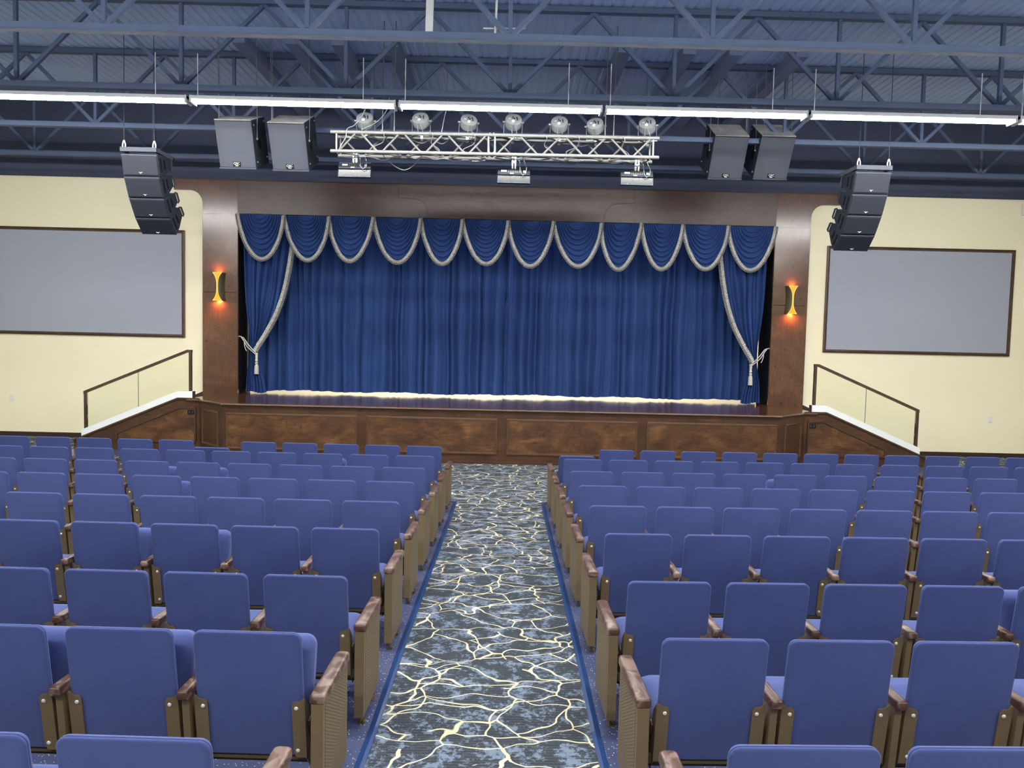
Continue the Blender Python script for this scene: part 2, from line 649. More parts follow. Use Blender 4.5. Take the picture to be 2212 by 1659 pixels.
# baseboards at the foot of the cream walls
for s, nm in ((-1, 'left'), (1, 'right')):
    b = NB()
    x0, x1 = sorted((s * 8.26, s * XW))
    box(b, x0, x1, YW - 0.018, YW, 0.0, 0.10, 0.004)
    struct('baseboard_' + nm, b, 'dark_wood')

# ------------------------------------------------------------------ stage house behind the curtain
ZD = 1.027
b = NB()
box(b, -7.5, 7.5, 21.0, 21.2, 0, ZC)
struct('wall_stage_rear', b, 'cream_wall')
b = NB()
box(b, -7.7, -7.5, 16.25, 21.2, 0, ZC)
struct('wall_stage_left', b, 'black_wall')
b = NB()
box(b, 7.5, 7.7, 16.25, 21.2, 0, ZC)
struct('wall_stage_right', b, 'black_wall')
b = NB()
box(b, -7.7, 7.7, 16.2, 21.2, ZC, ZC + 0.1)
struct('ceiling_stage', b, 'black_wall')
for x in (-3.5, 0.0, 3.5):
    ld = bpy.data.lights.new('stage_work_light', 'AREA')
    ld.shape = 'RECTANGLE'
    ld.size, ld.size_y = 3.0, 0.4
    ld.energy = 420
    ld.color = (1.0, 0.95, 0.82)
    lo = bpy.data.objects.new('stage_work_light', ld)
    lo.location = (x, 18.6, 6.6)
    COL.objects.link(lo)

# ------------------------------------------------------------------ stage platform
st = thing('stage_platform', 'raised wooden stage with four long raised panels along its front', 'stage', (0, 13.69, 0))
def sp_(o):
    o.location = (-st.location.x, -st.location.y, -st.location.z)
    return o
YF, YC, XF, XC = 13.69, 14.42, 5.19, 5.92
XE = 6.15
deck_pts = [(-XF, YF), (XF, YF), (XC, YC), (XC, YC + .065), (XE, YC + .065), (XE, YW + .26), (7.45, YW + .26), (7.45, 20.98), (-7.45, 20.98), (-7.45, YW + .26), (-XE, YW + .26), (-XE, YC + .065), (-XC, YC + .065), (-XC, YC)]
b = NB()
prism(b, [(x, y, ZD - 0.03) for x, y in deck_pts], (0, 0, 0.03))
sp_(obj('deck', b, 'deck_wood', st))
# nosing
nose = [(-XE, YC), (-XC, YC), (-XF, YF), (XF, YF), (XC, YC), (XE, YC)]
b = NB()
outl = [(-XE, YC - 0.03), (-XC + 0.0, YC - 0.035), (-XF - 0.012, YF - 0.035), (XF + 0.012, YF - 0.035), (XC, YC - 0.035), (XE, YC - 0.03)]
for i in range(5):
    a, c = outl[i], outl[i + 1]
    tube(b, [(a[0], a[1] + 0.012, ZD - 0.018), (c[0], c[1] + 0.012, ZD - 0.018)], 0.022, 10)
sp_(obj('nosing', b, 'molding_light', st, True))
# body carcass
b = NB()
prism(b, [(x, y, 0.0) for x, y in ((-XF, YF + 0.015), (XF, YF + 0.015), (XC - 0.01, YC + 0.015), (XC - .01, 15.9), (-XC + .01, 15.9), (-XC + 0.01, YC + 0.015))], (0, 0, ZD - 0.031))
sp_(obj('carcass', b, 'stage_frame', st))

def frame_panel(x0, x1, z0, z1, base, fw_=0.045):
    """returns (molding bm, panel bm) on plane y=0 facing -Y in local xz, mapped by base matrix"""
    mb, pb = NB(), NB()
    prof = [(0.0, 0.0), (0.004, -0.020), (0.018, -0.022), (0.024, -0.010), (0.036, -0.012), (fw_, 0.0)]
    rings = []
    for (d, y) in prof:
        rings.append([(x0 + d, y, z0 + d), (x1 - d, y, z0 + d), (x1 - d, y, z1 - d), (x0 + d, y, z1 - d)])
    loft(mb, rings, cap=False)
    box(pb, x0 + fw_ * .7, x1 - fw_ * .7, -0.006, 0.004, z0 + fw_ * .7, z1 - fw_ * .7)
    mb.transform(base)
    pb.transform(base)
    return mb, pb

b = NB()
zt, zb = 0.857, 0.182
box(b, -XF, XF, YF, YF + 0.02, zt, ZD - 0.035)
box(b, -XF, XF, YF, YF + 0.02, 0.0, zb)
PX = [(-5.12, -2.69), (-2.52, -0.085), (0.085, 2.52), (2.69, 5.12)]
edges = [-XF] + [e for p in PX for e in p] + [XF]
for i in range(0, len(edges), 2):
    box(b, edges[i], edges[i + 1], YF, YF + 0.02, zb, zt)
sp_(obj('face_frame', b, 'stage_frame', st))
for (x0, x1) in PX:
    mb, pb = frame_panel(x0, x1, zb, zt, Matrix.Translation((0, YF, 0)))
    p = sp_(obj('front_panel', pb, 'stage_wood', st))
    obj('panel_molding', mb, 'molding_light', p)
b = NB()
box(b, -XF, XF, YF - 0.012, YF, 0.0, 0.05, 0.003)
sp_(obj('plinth', b, 'stage_frame', st))
for s in (-1, 1):
    L = math.hypot(XC - XF, YC - YF)
    if s > 0:
        base = Matrix.Translation((XF, YF, 0)) @ Matrix.Rotation(math.atan2(YC - YF, XC - XF), 4, 'Z')
    else:
        base = Matrix.Translation((-XC, YC, 0)) @ Matrix.Rotation(math.atan2(YF - YC, XC - XF), 4, 'Z')
    fb = NB()
    for args in ((0, L, zt, ZD - 0.035), (0, L, 0, zb), (0, 0.16, zb, zt), (L - 0.16, L, zb, zt)):
        box(fb, args[0], args[1], 0, 0.02, args[2], args[3], 0, base)
    sp_(obj('corner_frame', fb, 'stage_frame', st))
    mb, pb = frame_panel(0.16, L - 0.16, zb, zt, base)
    p = sp_(obj('corner_panel', pb, 'stage_frame', st))  # darker frame wood here, shade of the angled face put into the colour
    obj('panel_molding', mb, 'molding_light', p)

# ------------------------------------------------------------------ stairs at both ends of the stage
for s, nm in ((-1, 'left'), (1, 'right')):
    stt = thing('stage_stairs', 'wooden side stairs with white sloping curb descending %s from the stage' % nm, 'stairs', (s * 7.2, YC, 0), 0, 'side stairs of the stage')
    def put(o):
        o.location = (-s * 7.2, -YC, 0)
        return o
    def X(x):
        return s * x
    XK, XL_ = 6.335, 8.215      # kink and low end
    # stringer board (full face) under the curb
    def zline(x, off=0.0):
        return 1.035 + off - max(0.0, x - XK) * (1.035 - 0.235) / (XL_ - XK)
    b = NB()
    face = [(X(XC), YC, 0.0), (X(XL_ + 0.15), YC, 0.0), (X(XL_ + 0.15), YC, 0.17), (X(XK), YC, zline(XK)), (X(XC), YC, zline(XK))]
    prism(b, face, (0, 0.06, 0))
    put(obj('stringer', b, 'stage_frame', stt))
    b = NB()
    cap = [(X(XC), YC - 0.012, zline(XK)), (X(XK), YC - 0.012, zline(XK)), (X(XL_ + 0.15), YC - 0.012, 0.175)]
    for i in range(2):
        bar(b, cap[i], cap[i + 1], 0.03, 0.03)
    put(obj('stringer_nosing', b, 'rail_wood', stt))
    # inset panel with molding
    outl = [(X(5.99), 0.19), (X(5.99), 0.857), (X(6.30), 0.857), (X(7.52), 0.335), (X(7.52), 0.19)]
    b = NB()
    prism(b, [(x, YC - 0.008, z) for x, z in outl], (0, 0.01, 0))
    pn = put(obj('side_panel', b, 'stage_wood', stt))
    b = NB()
    for i in range(len(outl)):
        a, c = outl[i], outl[(i + 1) % len(outl)]
        bar(b, (a[0], YC - 0.012, a[1]), (c[0], YC - 0.012, c[1]), 0.03, 0.035)
    obj('panel_molding', b, 'rail_wood', pn)
    # white curb
    b = NB()
    h = 0.135
    pts = [(X(6.05), zline(XK) + 0.008), (X(XK), zline(XK) + 0.008), (X(XL_), zline(XL_) + 0.01), (X(XL_), zline(XL_) + 0.01 + h), (X(XK), zline(XK) + 0.008 + h), (X(6.05), zline(XK) + 0.008 + h)]
    prism(b, [(x, YC + 0.0, z) for x, z in pts], (0, 0.10, 0))
    put(obj('curb', b, 'white_paint', stt))
    b = NB()
    box(b, *sorted((X(6.035), X(6.05))), YC - 0.002, YC + 0.102, ZD, ZD + 0.15)
    put(obj('curb_end', b, 'dark_wood', stt))
    # treads
    nst = 6
    for k in range(nst):
        x0 = XE + 0.01 + k * 0.33
        zt_ = ZD * (nst - 0 - k) / (nst + 1) - 0.0
        b = NB()
        box(b, *sorted((X(x0), X(x0 + 0.345))), YC + 0.11, YW - 0.03, 0.0, ZD * (nst - k) / (nst + 1))
        put(obj('step', b, 'deck_wood', stt))
    # skirting along the wall above the treads
    b = NB()
    prism(b, [(X(6.49), YW - 0.022, 0.86), (X(6.49), YW - 0.022, 1.06), (X(8.6), YW - 0.022, 0.10), (X(8.3), YW - 0.022, 0.02)], (0, 0.02, 0))
    put(obj('skirting', b, 'dark_wood', stt))
    # black outlet plate in the panel
    ou = thing('outlet_plate', 'black double outlet plate in the %s stair panel' % nm, 'outlet', (X(6.07), YC - 0.0085, 0.77), 0, 'outlets in the stair panels')
    b = NB()
    box(b, -0.068, 0.068, -0.008, 0.0, -0.042, 0.042, 0.004)
    obj('plate', b, 'black_matte', ou)
    for dx in (-0.03, 0.03):
        b = NB()
        box(b, dx - 0.018, dx + 0.018, -0.012, -0.007, -0.026, 0.026, 0.004)
        obj('socket', b, 'black_plastic', ou)

    # glass railing
    gr = thing('glass_railing', 'dark framed glass railing on the white curb of the %s stage stairs' % nm, 'railing', (X(7.1), YC + 0.05, 0), 0, 'glass railings of the stage stairs')
    def pg(o):
        o.location = (-X(7.1), -(YC + 0.05), 0)
        return o
    yr = YC + 0.05
    topk, topl = 1.984, 1.128
    w_ = 0.052
    # post centres
    xh, xl = 6.105, 8.15
    b = NB()
    box(b, X(xh) - w_ / 2, X(xh) + w_ / 2, yr - w_ / 2, yr + w_ / 2, zline(XK) + 0.13, topk - 0.005, 0.004)
    pg(obj('post', b, 'rail_wood', gr))
    b = NB()
    box(b, X(xl) - w_ / 2, X(xl) + w_ / 2, yr - w_ / 2, yr + w_ / 2, zline(xl) + 0.13, topl, 0.004)
    pg(obj('post', b, 'rail_wood', gr))
    xk2 = 6.165
    b = NB()
    sl = (topk - topl) / (xl + 0.03 - xk2)
    prism(b, [(X(xh - 0.028), yr - 0.03, topk - 0.05), (X(xh - 0.028), yr - 0.03, topk), (X(xk2), yr - 0.03, topk), (X(xl + 0.03), yr - 0.03, topl + 0.005), (X(xl + 0.03), yr - 0.03, topl - 0.05), (X(xk2), yr - 0.03, topk - 0.055)], (0, 0.06, 0))
    pg(obj('handrail', b, 'rail_wood', gr))
    xm = 7.125
    def ztop(x):
        return topk - 0.045 - max(0, x - xk2) * sl
    def zbot(x):
        return zline(x) + 0.13
    for (xa, xb) in ((xh + 0.03, xm - 0.004), (xm + 0.004, xl - 0.03)):
        xs = [xa] + [q for q in (xk2, XK) if xa < q < xb] + [xb]
        pts = [(X(x), yr - 0.005, zbot(x)) for x in xs] + [(X(x), yr - 0.005, ztop(x)) for x in xs[::-1]]
        b = NB()
        prism(b, pts, (0, 0.010, 0))
        pg(obj('glass_pane', b, 'glass', gr))
    b = NB()
    box(b, X(xm) - 0.004, X(xm) + 0.004, yr - 0.006, yr + 0.006, zbot(xm), ztop(xm))
    pg(obj('glass_joint', b, 'cable_grey', gr))

# ------------------------------------------------------------------ proscenium surround
pr = thing('proscenium', 'dark glossy wooden proscenium surround framing the stage opening', 'stage surround', (0, 15.95, 0))
def pp(o):
    o.location = (0, -15.95, 0)
    return o
YP = 15.95
XI, XO = 5.735, 6.48
ZB, ZT = 4.85, 5.565
for s in (-1, 1):
    b = NB()
    box(b, *sorted((s * XI, s * (XE + 0.002))), YP, YP + 0.05, ZD + 0.001, 3.19)
    box(b, *sorted((s * (XE + 0.002), s * XO)), YP, YP + 0.30, 0.0, 3.19)
    pil = pp(obj('pillar', b, 'pillar_wood', pr))
    b = NB()
    box(b, *sorted((s * XI, s * XO)), YP, YP + 0.05, 3.196, ZB, 0.004)
    pp(obj('upper_pillar', b, 'pillar_wood', pr))
    # header wing with rounded inner corner
    r = 0.27
    pts = [(s * XI, ZB), (s * XO, ZB), (s * XO, 5.34 - r)]
    for k in range(9):
        a = k / 8 * PI / 2
        pts.append((s * (XO + r - r * math.cos(a)), 5.34 - r + r * math.sin(a)))
    pts += [(s * 7.08, 5.34), (s * 7.08, ZT), (s * XI, ZT)]
    b = NB()
    prism(b, [(x, YP, z) for x, z in pts], (0, 0.048, 0))
    pp(obj('header_bracket', b, 'pillar_wood', pr))
    b = NB()
    box(b, *sorted((s * (XI - 0.012), s * (XI + 0.006))), YP - 0.008, YP + 0.05, ZD + 0.001, ZB, 0.003)
    pp(obj('edge_bead', b, 'molding_light', pr))
    b = NB()
    box(b, *sorted((s * XI, s * (XE - 0.01))), YP + 0.052, YP + 0.8, ZD + 0.001, 5.0)
    box(b, *sorted((s * (XE - 0.01), s * 7.45)), YP + 0.30, YP + 0.8, ZD + 0.001, 5.0)
    pp(obj('reveal', b, 'black_matte', pr))
b = NB()
box(b, -XI, XI, YP + 0.004, YP + 0.14, ZB, ZT, 0.003)
pp(obj('header', b, 'header_wood', pr))
# centre panel with stepped, rounded ends
def step_end(x, s):
    r = 0.30
    out = [(x, ZT - 0.02), (x, 5.285), (x + s * 0.33, 5.265)]
    for k in range(1, 9):
        a = k / 8 * PI / 2
        out.append((x + s * (0.33 + r * math.sin(a)), 5.265 - r * (1 - math.cos(a))))
    out.append((x + s * (0.33 + r), ZB + 0.01))
    return out
pts = step_end(-2.32, 1) + step_end(2.69, -1)[::-1]
b = NB()
prism(b, [(x, YP - 0.010, z) for x, z in pts], (0, 0.014, 0))
hp = pp(obj('header_centre_panel', b, 'header_wood', pr))
for e in (step_end(-2.32, 1), step_end(2.69, -1)):
    b = NB()
    tube(b, [(x, YP - 0.011, z) for x, z in e], 0.005, 6)
    obj('panel_edge', b, 'molding_light', hp)
b = NB()
box(b, -XI, XI, YP - 0.012, YP + 0.02, ZB - 0.012, ZB + 0.006, 0.003)
pp(obj('header_bead', b, 'molding_light', pr))
b = NB()
box(b, -7.08, 7.08, YP - 0.012, YP + 0.05, ZT, ZT + 0.018, 0.003)
pp(obj('top_bead', b, 'rail_wood', pr))
b = NB()
sphere(b, (0.05, YP - 0.015, 4.90), 0.016)
pp(obj('header_knob', b, 'rail_wood', pr, True))

# ------------------------------------------------------------------ sconces on the pillars
for s, nm in ((-1, 'left'), (1, 'right')):
    sc = thing('wall_sconce', 'hourglass wall sconce glowing amber on the %s stage pillar' % nm, 'wall lamp', (s * 6.10, YP, 3.31), 0, 'sconces on the stage pillars')
    H = 0.295
    def hw(tz):   # half width of the waist profile
        return 0.012 + 0.084 * (abs(tz) ** 3.0)
    # glowing hourglass body, open towards the outside
    n = 24
    rings = []
    for i in range(n + 1):
        tz = -1 + 2 * i / n
        w = hw(tz)
        c = -s * -1 * 0.0 + s * 0.025
        z = tz * H
        rings.append([(c - w, -0.10, z), (c + w, -0.10, z), (c + w * 1.05, -0.03, z), (c - w * 1.05, -0.03, z)])
    b = NB()
    loft(b, rings)
    obj('glow_body', b, 'amber_glow', sc, True)
    # bright rim lines
    b = NB()
    for sg in (-1, 1):
        tube(b, [(s * 0.025 + sg * hw(-1 + 2 * i / n), -0.103, (-1 + 2 * i / n) * H) for i in range(n + 1)], 0.006, 6)
    for tz in (-1, 1):
        tube(b, [(s * 0.025 - hw(1), -0.103, tz * H), (s * 0.025 + hw(1), -0.103, tz * H)], 0.006, 6)
    obj('glow_rim', b, 'amber_edge', sc, True)
    # dark bent metal shell on the stage side
    rings = []
    for i in range(n + 1):
        tz = -1 + 2 * i / n
        w = hw(tz)
        z = tz * H
        xi = s * 0.025 - s * w * 0.98
        xo = -s * (0.118 - 0.028 * (1 - tz * tz))
        ring = []
        for k in range(7):
            a = k / 6
            x = xi + (xo - xi) * a
            y = -0.108 + 0.10 * a * a
            ring.append((x, y, z))
        ring += [(xo, 0.0, z), (xi, 0.0, z)]
        rings.append(ring)
    b = NB()
    loft(b, rings)
    obj('shell', b, 'bronze_dark', sc, True)
    b = NB()
    box(b, -0.07, 0.07, -0.03, 0.0, -0.12, 0.12, 0.005)
    obj('back_plate', b, 'bronze_dark', sc)
    for sg, e in ((1, 1.6), (-1, 4.5)):
        ld = bpy.data.lights.new('sconce_bulb', 'AREA')
        ld.shape = 'DISK'
        ld.size = 0.10
        ld.energy = e
        ld.color = (1.0, 0.30, 0.08)
        lo = bpy.data.objects.new('sconce_bulb', ld)
        COL.objects.link(lo)
        lo.parent = sc
        lo.location = (s * 0.025, -0.065, sg * (H + 0.006))
        lo.rotation_euler = (PI if sg > 0 else 0, 0, 0)

# ------------------------------------------------------------------ projection screens on the cream walls
for s, nm in ((-1, 'left'), (1, 'right')):
    xs0, xs1 = 6.87, 10.91
    ps = thing('projection_screen', 'large grey projection screen in a dark frame on the %s cream wall' % nm, 'screen', (s * (xs0 + xs1) / 2, YW, 3.35), 0, 'projection screens beside the stage')
    hx, hz = (xs1 - xs0) / 2, 1.14
    b = NB()
    box(b, -hx + 0.05, hx - 0.05, -0.02, 0.0, -hz + 0.05, hz - 0.05)
    obj('screen_surface', b, 'screen_grey', ps)
    b = NB()
    prof = [(0.0, 0.0), (0.002, -0.045), (0.02, -0.055), (0.03, -0.04), (0.06, -0.035), (0.066, -0.018)]
    rings = [[(-hx + d, y, -hz + d), (hx - d, y, -hz + d), (hx - d, y, hz - d), (-hx + d, y, hz - d)] for d, y in prof]
    loft(b, rings, cap=False)
    obj('frame', b, 'rail_wood', ps)

# wall plates
def plate(x, z, label):
    o = thing('wall_plate', label, 'outlet', (x, YW, z), 0, 'white wall plates')
    b = NB()
    box(b, -0.045, 0.045, -0.008, 0.0, -0.07, 0.07, 0.004)
    obj('cover', b, 'white_plastic', o)
    b = NB()
    box(b, -0.017, 0.017, -0.013, -0.007, -0.035, 0.035, 0.004)
    obj('socket', b, 'white_paint', o)
plate(-10.615, 0.82, 'white outlet plate on the left cream wall under the screen')
plate(10.60, 0.83, 'white outlet plate on the right cream wall under the screen')
plate(-9.03, 0.80, 'white outlet plate seen through the left glass railing')
plate(9.02, 0.82, 'white outlet plate seen through the right glass railing')

wb = NB()
box(wb, 10.985, 11.20, YW - 0.12, YW, 5.23, 5.44, 0.008)
tag(obj('wall_box', wb, 'white_paint'), 'small pale box high on the cream wall at the right edge', 'box')

# ------------------------------------------------------------------ curtains
def pleats(x0, x1, wmin, wmax, amp, rnd):
    """list of control (x, y) describing rounded folds"""
    xs, x = [], x0
    while x < x1:
        w = rnd.uniform(wmin, wmax)
        xs.append((x, min(x1, x + w), amp * rnd.uniform(0.5, 1.15), rnd.uniform(0.35, 0.65), rnd.uniform(-1, 1)))
        x += w
    return xs

def fold_y(folds, x):
    for a, c, am, sk, ph in folds:
        if x <= c:
            tt = min(1.0, max(0.0, (x - a) / max(1e-6, c - a)))
            tt = tt ** (math.log(0.5) / math.log(sk))
            return am * (max(0.0, math.sin(PI * tt)) ** 1.15)
    return 0.0

def curtain(name, x0, x1, z0, z1, ybase, label, seed):
    rnd = random.Random(seed)
    folds = pleats(x0, x1, 0.10, 0.32, 0.14, rnd)
    fine = pleats(x0, x1, 0.04, 0.10, 0.018, rnd)
    wob = [rnd.uniform(0, 6) for _ in range(4)]
    def P(u, v):
        x = x0 + (x1 - x0) * u
        z = z0 + (z1 - z0) * v
        xx = x + 0.018 * math.sin(1.3 * z + wob[0]) * math.sin(2.1 * x + wob[1]) + 0.01 * math.sin(3 * z + 5 * x)
        k = 0.8 + 0.35 * (1 - v)
        y = ybase - k * fold_y(folds, xx) - 0.7 * fold_y(fine, xx) - 0.02 * math.sin(1.1 * x + wob[2])
        zz = z
        if v < 0.001:
            zz = z + 0.012 * math.sin(3.1 * x + wob[3]) + 0.006 * math.sin(11 * x)
        return (x, y, zz)
    b = NB()
    grid(b, P, int((x1 - x0) / 0.012), 26)
    o = obj(name, b, 'velvet', None, True, 80)
    return tag(o, label, 'curtain', 'main stage curtain halves')

YCUR = 16.62
curtain('stage_curtain', -5.72, 0.075, ZD + 0.048, 5.0, YCUR, 'left half of the royal blue velvet main stage curtain', 11)
curtain('stage_curtain', -0.03, 5.72, ZD + 0.048, 5.0, YCUR + 0.16, 'right half of the royal blue velvet main stage curtain', 23)

def lerp_tab(tab, z):
    tab = sorted(tab)
    if z <= tab[0][0]:
        return tab[0][1]
    for i in range(len(tab) - 1):
        if z <= tab[i + 1][0]:
            a = (z - tab[i][0]) / (tab[i + 1][0] - tab[i][0])
            # smooth catmull
            p0 = tab[max(0, i - 1)]
            p1, p2 = tab[i], tab[i + 1]
            p3 = tab[min(len(tab) - 1, i + 2)]
            m1 = (p2[1] - p0[1]) / max(1e-6, p2[0] - p0[0]) * (p2[0] - p1[0])
            m2 = (p3[1] - p1[1]) / max(1e-6, p3[0] - p1[0]) * (p2[0] - p1[0])
            return (2 * a**3 - 3 * a**2 + 1) * p1[1] + (a**3 - 2 * a**2 + a) * m1 + (-2 * a**3 + 3 * a**2) * p2[1] + (a**3 - a**2) * m2
    return tab[-1][1]

OUT = [(1.06, 5.600), (1.5, 5.575), (1.92, 5.505), (2.23, 5.515), (3.02, 5.61), (4.0, 5.64), (4.75, 5.64)]
INN = [(1.06, 5.17), (1.3, 5.215), (1.5, 5.27), (1.80, 5.335), (1.95, 5.325), (2.3, 5.115), (2.74, 4.885), (3.3, 4.70), (4.03, 4.565), (4.75, 4.49)]
YT = 16.12
def fringe_strip(path, inner, width, yv, mat, zig=0.006, nper=1):
    """path: list of (x,z); normal points away from the cloth; band from inner to inner+width"""
    b = NB()
    vs = []
    for i, (x, z) in enumerate(path):
        a = path[max(0, i - 1)]
        c = path[min(len(path) - 1, i + 1)]
        dx, dz = c[0] - a[0], c[1] - a[1]
        L = math.hypot(dx, dz) or 1
        nx, nz = dz / L, -dx / L
        y = (yv(i) if callable(yv) else yv) + (zig if i % 2 else -zig)
        vs.append([b.verts.new((x + nx * (inner + width * q), y - 0.012 * math.sin(PI * q), z + nz * (inner + width * q))) for q in (0, 0.5, 1.0)])
    for i in range(len(vs) - 1):
        for k in range(2):
            b.faces.new((vs[i][k], vs[i + 1][k], vs[i + 1][k + 1], vs[i][k + 1]))
    return b

def solidify(o, th):
    m = o.modifiers.new('thickness', 'SOLIDIFY')
    m.thickness = th
    m.offset = 0

for s, nm in ((-1, 'left'), (1, 'right')):
    leg = thing('tied_curtain', 'blue velvet curtain gathered with silver fringe at the %s side of the stage' % nm, 'curtain', (s * 5.5, YT, ZD), 0, 'tied side curtains')
    rnd = random.Random(5 + s)
    ph = [rnd.uniform(0, 6) for _ in range(5)]
    def P(u, v):
        z = 1.06 + (4.75 - 1.06) * v
        xo, xi = lerp_tab(OUT, z), lerp_tab(INN, z)
        uu = u + 0.02 * math.sin(4 * z + 9 * u + ph[0]) * (1 - abs(2 * u - 1))
        x = xo + (xi - xo) * uu
        wdt = abs(xi - xo)
        A = 0.035 + 0.02 * min(1, wdt)
        y = -A * math.sin(2 * PI * 6.5 * u + ph[1] + 0.5 * math.sin(2 * z)) - 0.35 * A * math.sin(2 * PI * 15 * u + ph[2] + z)
        bulge = -0.08 * math.sin(PI * u) * (0.4 + 0.6 * min(1, wdt))
        zz = z
        if v < 0.001:
            zz = z + 0.04 * math.sin(PI * u * 2) * 0.5
        return (s * (x - 5.5), y + bulge, zz - ZD)
    b = NB()
    grid(b, P, 150, 60)
    cl = obj('drape', b, 'velvet', leg, True, 80)
    path = []
    n = 150
    for i in range(n + 1):
        z = 4.6 + (1.93 - 4.6) * i / n
        path.append((lerp_tab(INN, z), z))
    # normal must point towards the stage centre
    path2 = [(s * (x - 5.5), z - ZD) for x, z in path]
    if s > 0:
        path2 = path2[::-1]
    taper = lambda: None
    fb = fringe_strip(path2, -0.012, 0.052, -0.09, 'braid', 0.003)
    fr = obj('fringe_braid', fb, 'braid', leg)
    fb = fringe_strip(path2, 0.036, 0.070, -0.085, 'fringe', 0.007)
    fr = obj('fringe', fb, 'fringe', leg)

    # cord and tassel
    ta = thing('tieback_tassel', 'silver tieback cord with tassel holding the %s side curtain' % nm, 'tassel', (s * 5.345, YT - 0.10, 1.46), 0, 'tieback cords with tassels')
    def q(x, y, z):
        return (s * (x - 5.345), y - (YT - 0.10), z - 1.46)
    b = NB()
    tube(b, [q(5.69, 16.02, 2.262), q(5.62, 15.99, 2.235), q(5.52, 15.98, 2.10), q(5.43, 16.0, 1.99), q(5.36, 16.01, 1.92)], 0.011, 8)
    obj('cord', b, 'cord_silver', ta, True)
    b = NB()
    tube(b, [q(5.69, 16.02, 2.262), q(5.63, 15.99, 2.20), q(5.54, 15.98, 2.05), q(5.44, 16.0, 1.95), q(5.37, 16.01, 1.89)], 0.010, 8)
    obj('cord', b, 'cord_silver', ta, True)
    b = NB()
    tube(b, [q(5.60, 15.99, 2.16), q(5.595, 15.98, 2.08), q(5.575, 15.98, 2.0), q(5.545, 15.98, 1.95)], 0.008, 8)
    obj('cord_tail', b, 'cord_silver', ta, True)
    b = NB()
    sphere(b, q(5.735, 16.02, 2.262), 0.022)
    tube(b, [q(5.75, 16.02, 2.262), q(5.69, 16.02, 2.262)], 0.010, 8)
    obj('hook', b, 'rivet_steel', ta, True)
    b = NB()
    lathe(b, [(0.0, 0.46), (0.026, 0.455), (0.036, 0.435), (0.028, 0.41), (0.030, 0.37), (0.024, 0.33), (0.030, 0.30), (0.034, 0.285), (0.022, 0.275), (0.012, 0.27), (0.0, 0.27)], (0, 0, 0), 16)
    obj('knot', b, 'cord_silver', ta, True)
    b = NB()
    lathe(b, [(0.0, 0.27), (0.018, 0.268), (0.034, 0.25), (0.034, 0.225), (0.024, 0.21), (0.030, 0.20), (0.044, 0.17), (0.047, 0.10), (0.050, 0.0), (0.0, 0.0)], (0, 0, 0), 24)
    obj('skirt', b, 'fringe', ta, True)

# swag valance
BX = [-5.705, -4.723, -3.766, -2.828, -1.83, -0.949, 0.02, 0.981, 1.991, 2.845, 3.719, 4.683, 5.688]
BZ = [3.798, 3.80, 3.803, 3.795, 3.789, 3.811, 3.784, 3.805, 3.76, 3.788, 3.811, 3.806]
va_ = thing('swag_valance', 'row of twelve blue velvet swags with silver fringe across the top of the stage', 'valance', (0, 15.90, 4.842))
b = NB()
box(b, -5.70, 5.70, -0.008, 0.04, -0.004, 0.018)
obj('batten', b, 'black_matte', va_)
for i in range(12):
    rnd = random.Random(100 + i)
    x0, x1 = BX[i], BX[i + 1]
    cx, a = (x0 + x1) / 2, (x1 - x0) / 2 + 0.03
    D = 4.842 - BZ[i] - 0.07
    nf = rnd.randint(9, 11)
    ph = rnd.uniform(0, 6)
    sk = rnd.uniform(-0.06, 0.06)
    pw = 1.4
    def pt(u, v):
        th = PI * (1 - u)
        c_, s_ = math.cos(th), max(0.0, math.sin(th))
        wv = 0.10 + 0.90 * v ** 0.75
        x = cx + a * wv * c_ + sk * s_ * v
        z = -D * v * (s_ ** (1.0 + 0.4 * v))
        return x, z
    def P(u, v):
        x, z = pt(u, v)
        sn = math.sin(PI * u)
        vv = v ** 0.9
        f = math.sin(2 * PI * nf * vv + ph + 0.9 * math.sin(PI * u * 2 + ph) * (1 - v))
        f = math.copysign(abs(f) ** 0.7, f)
        y = -0.03 - 0.040 * f * min(1, v * 5) * (0.3 + 0.7 * sn) * (1 if v < 0.9 else 0.15) - 0.06 * sn * v - 0.035 * u
        return (x, y, z)
    b = NB()
    grid(b, P, 56, 110)
    sw = obj('swag', b, 'velvet', va_, True, 85)
    n = 150
    path = [pt(k / n, 1.0) for k in range(n + 1)]
    yv = [P(k / n, 1.0)[1] for k in range(n + 1)]
    path = path[::-1]
    yv = yv[::-1]
    pw_n = path
    fb = fringe_strip(path, -0.020, 0.038, lambda k: yv[k] - 0.022, 'braid', 0.003)
    # the strip normal is computed for a right to left path below the cloth
    obj('fringe_braid', fb, 'braid', sw)
    fb = fringe_strip(path, 0.016, 0.056, lambda k: yv[k] - 0.020, 'fringe', 0.007)
    obj('fringe', fb, 'fringe', sw)

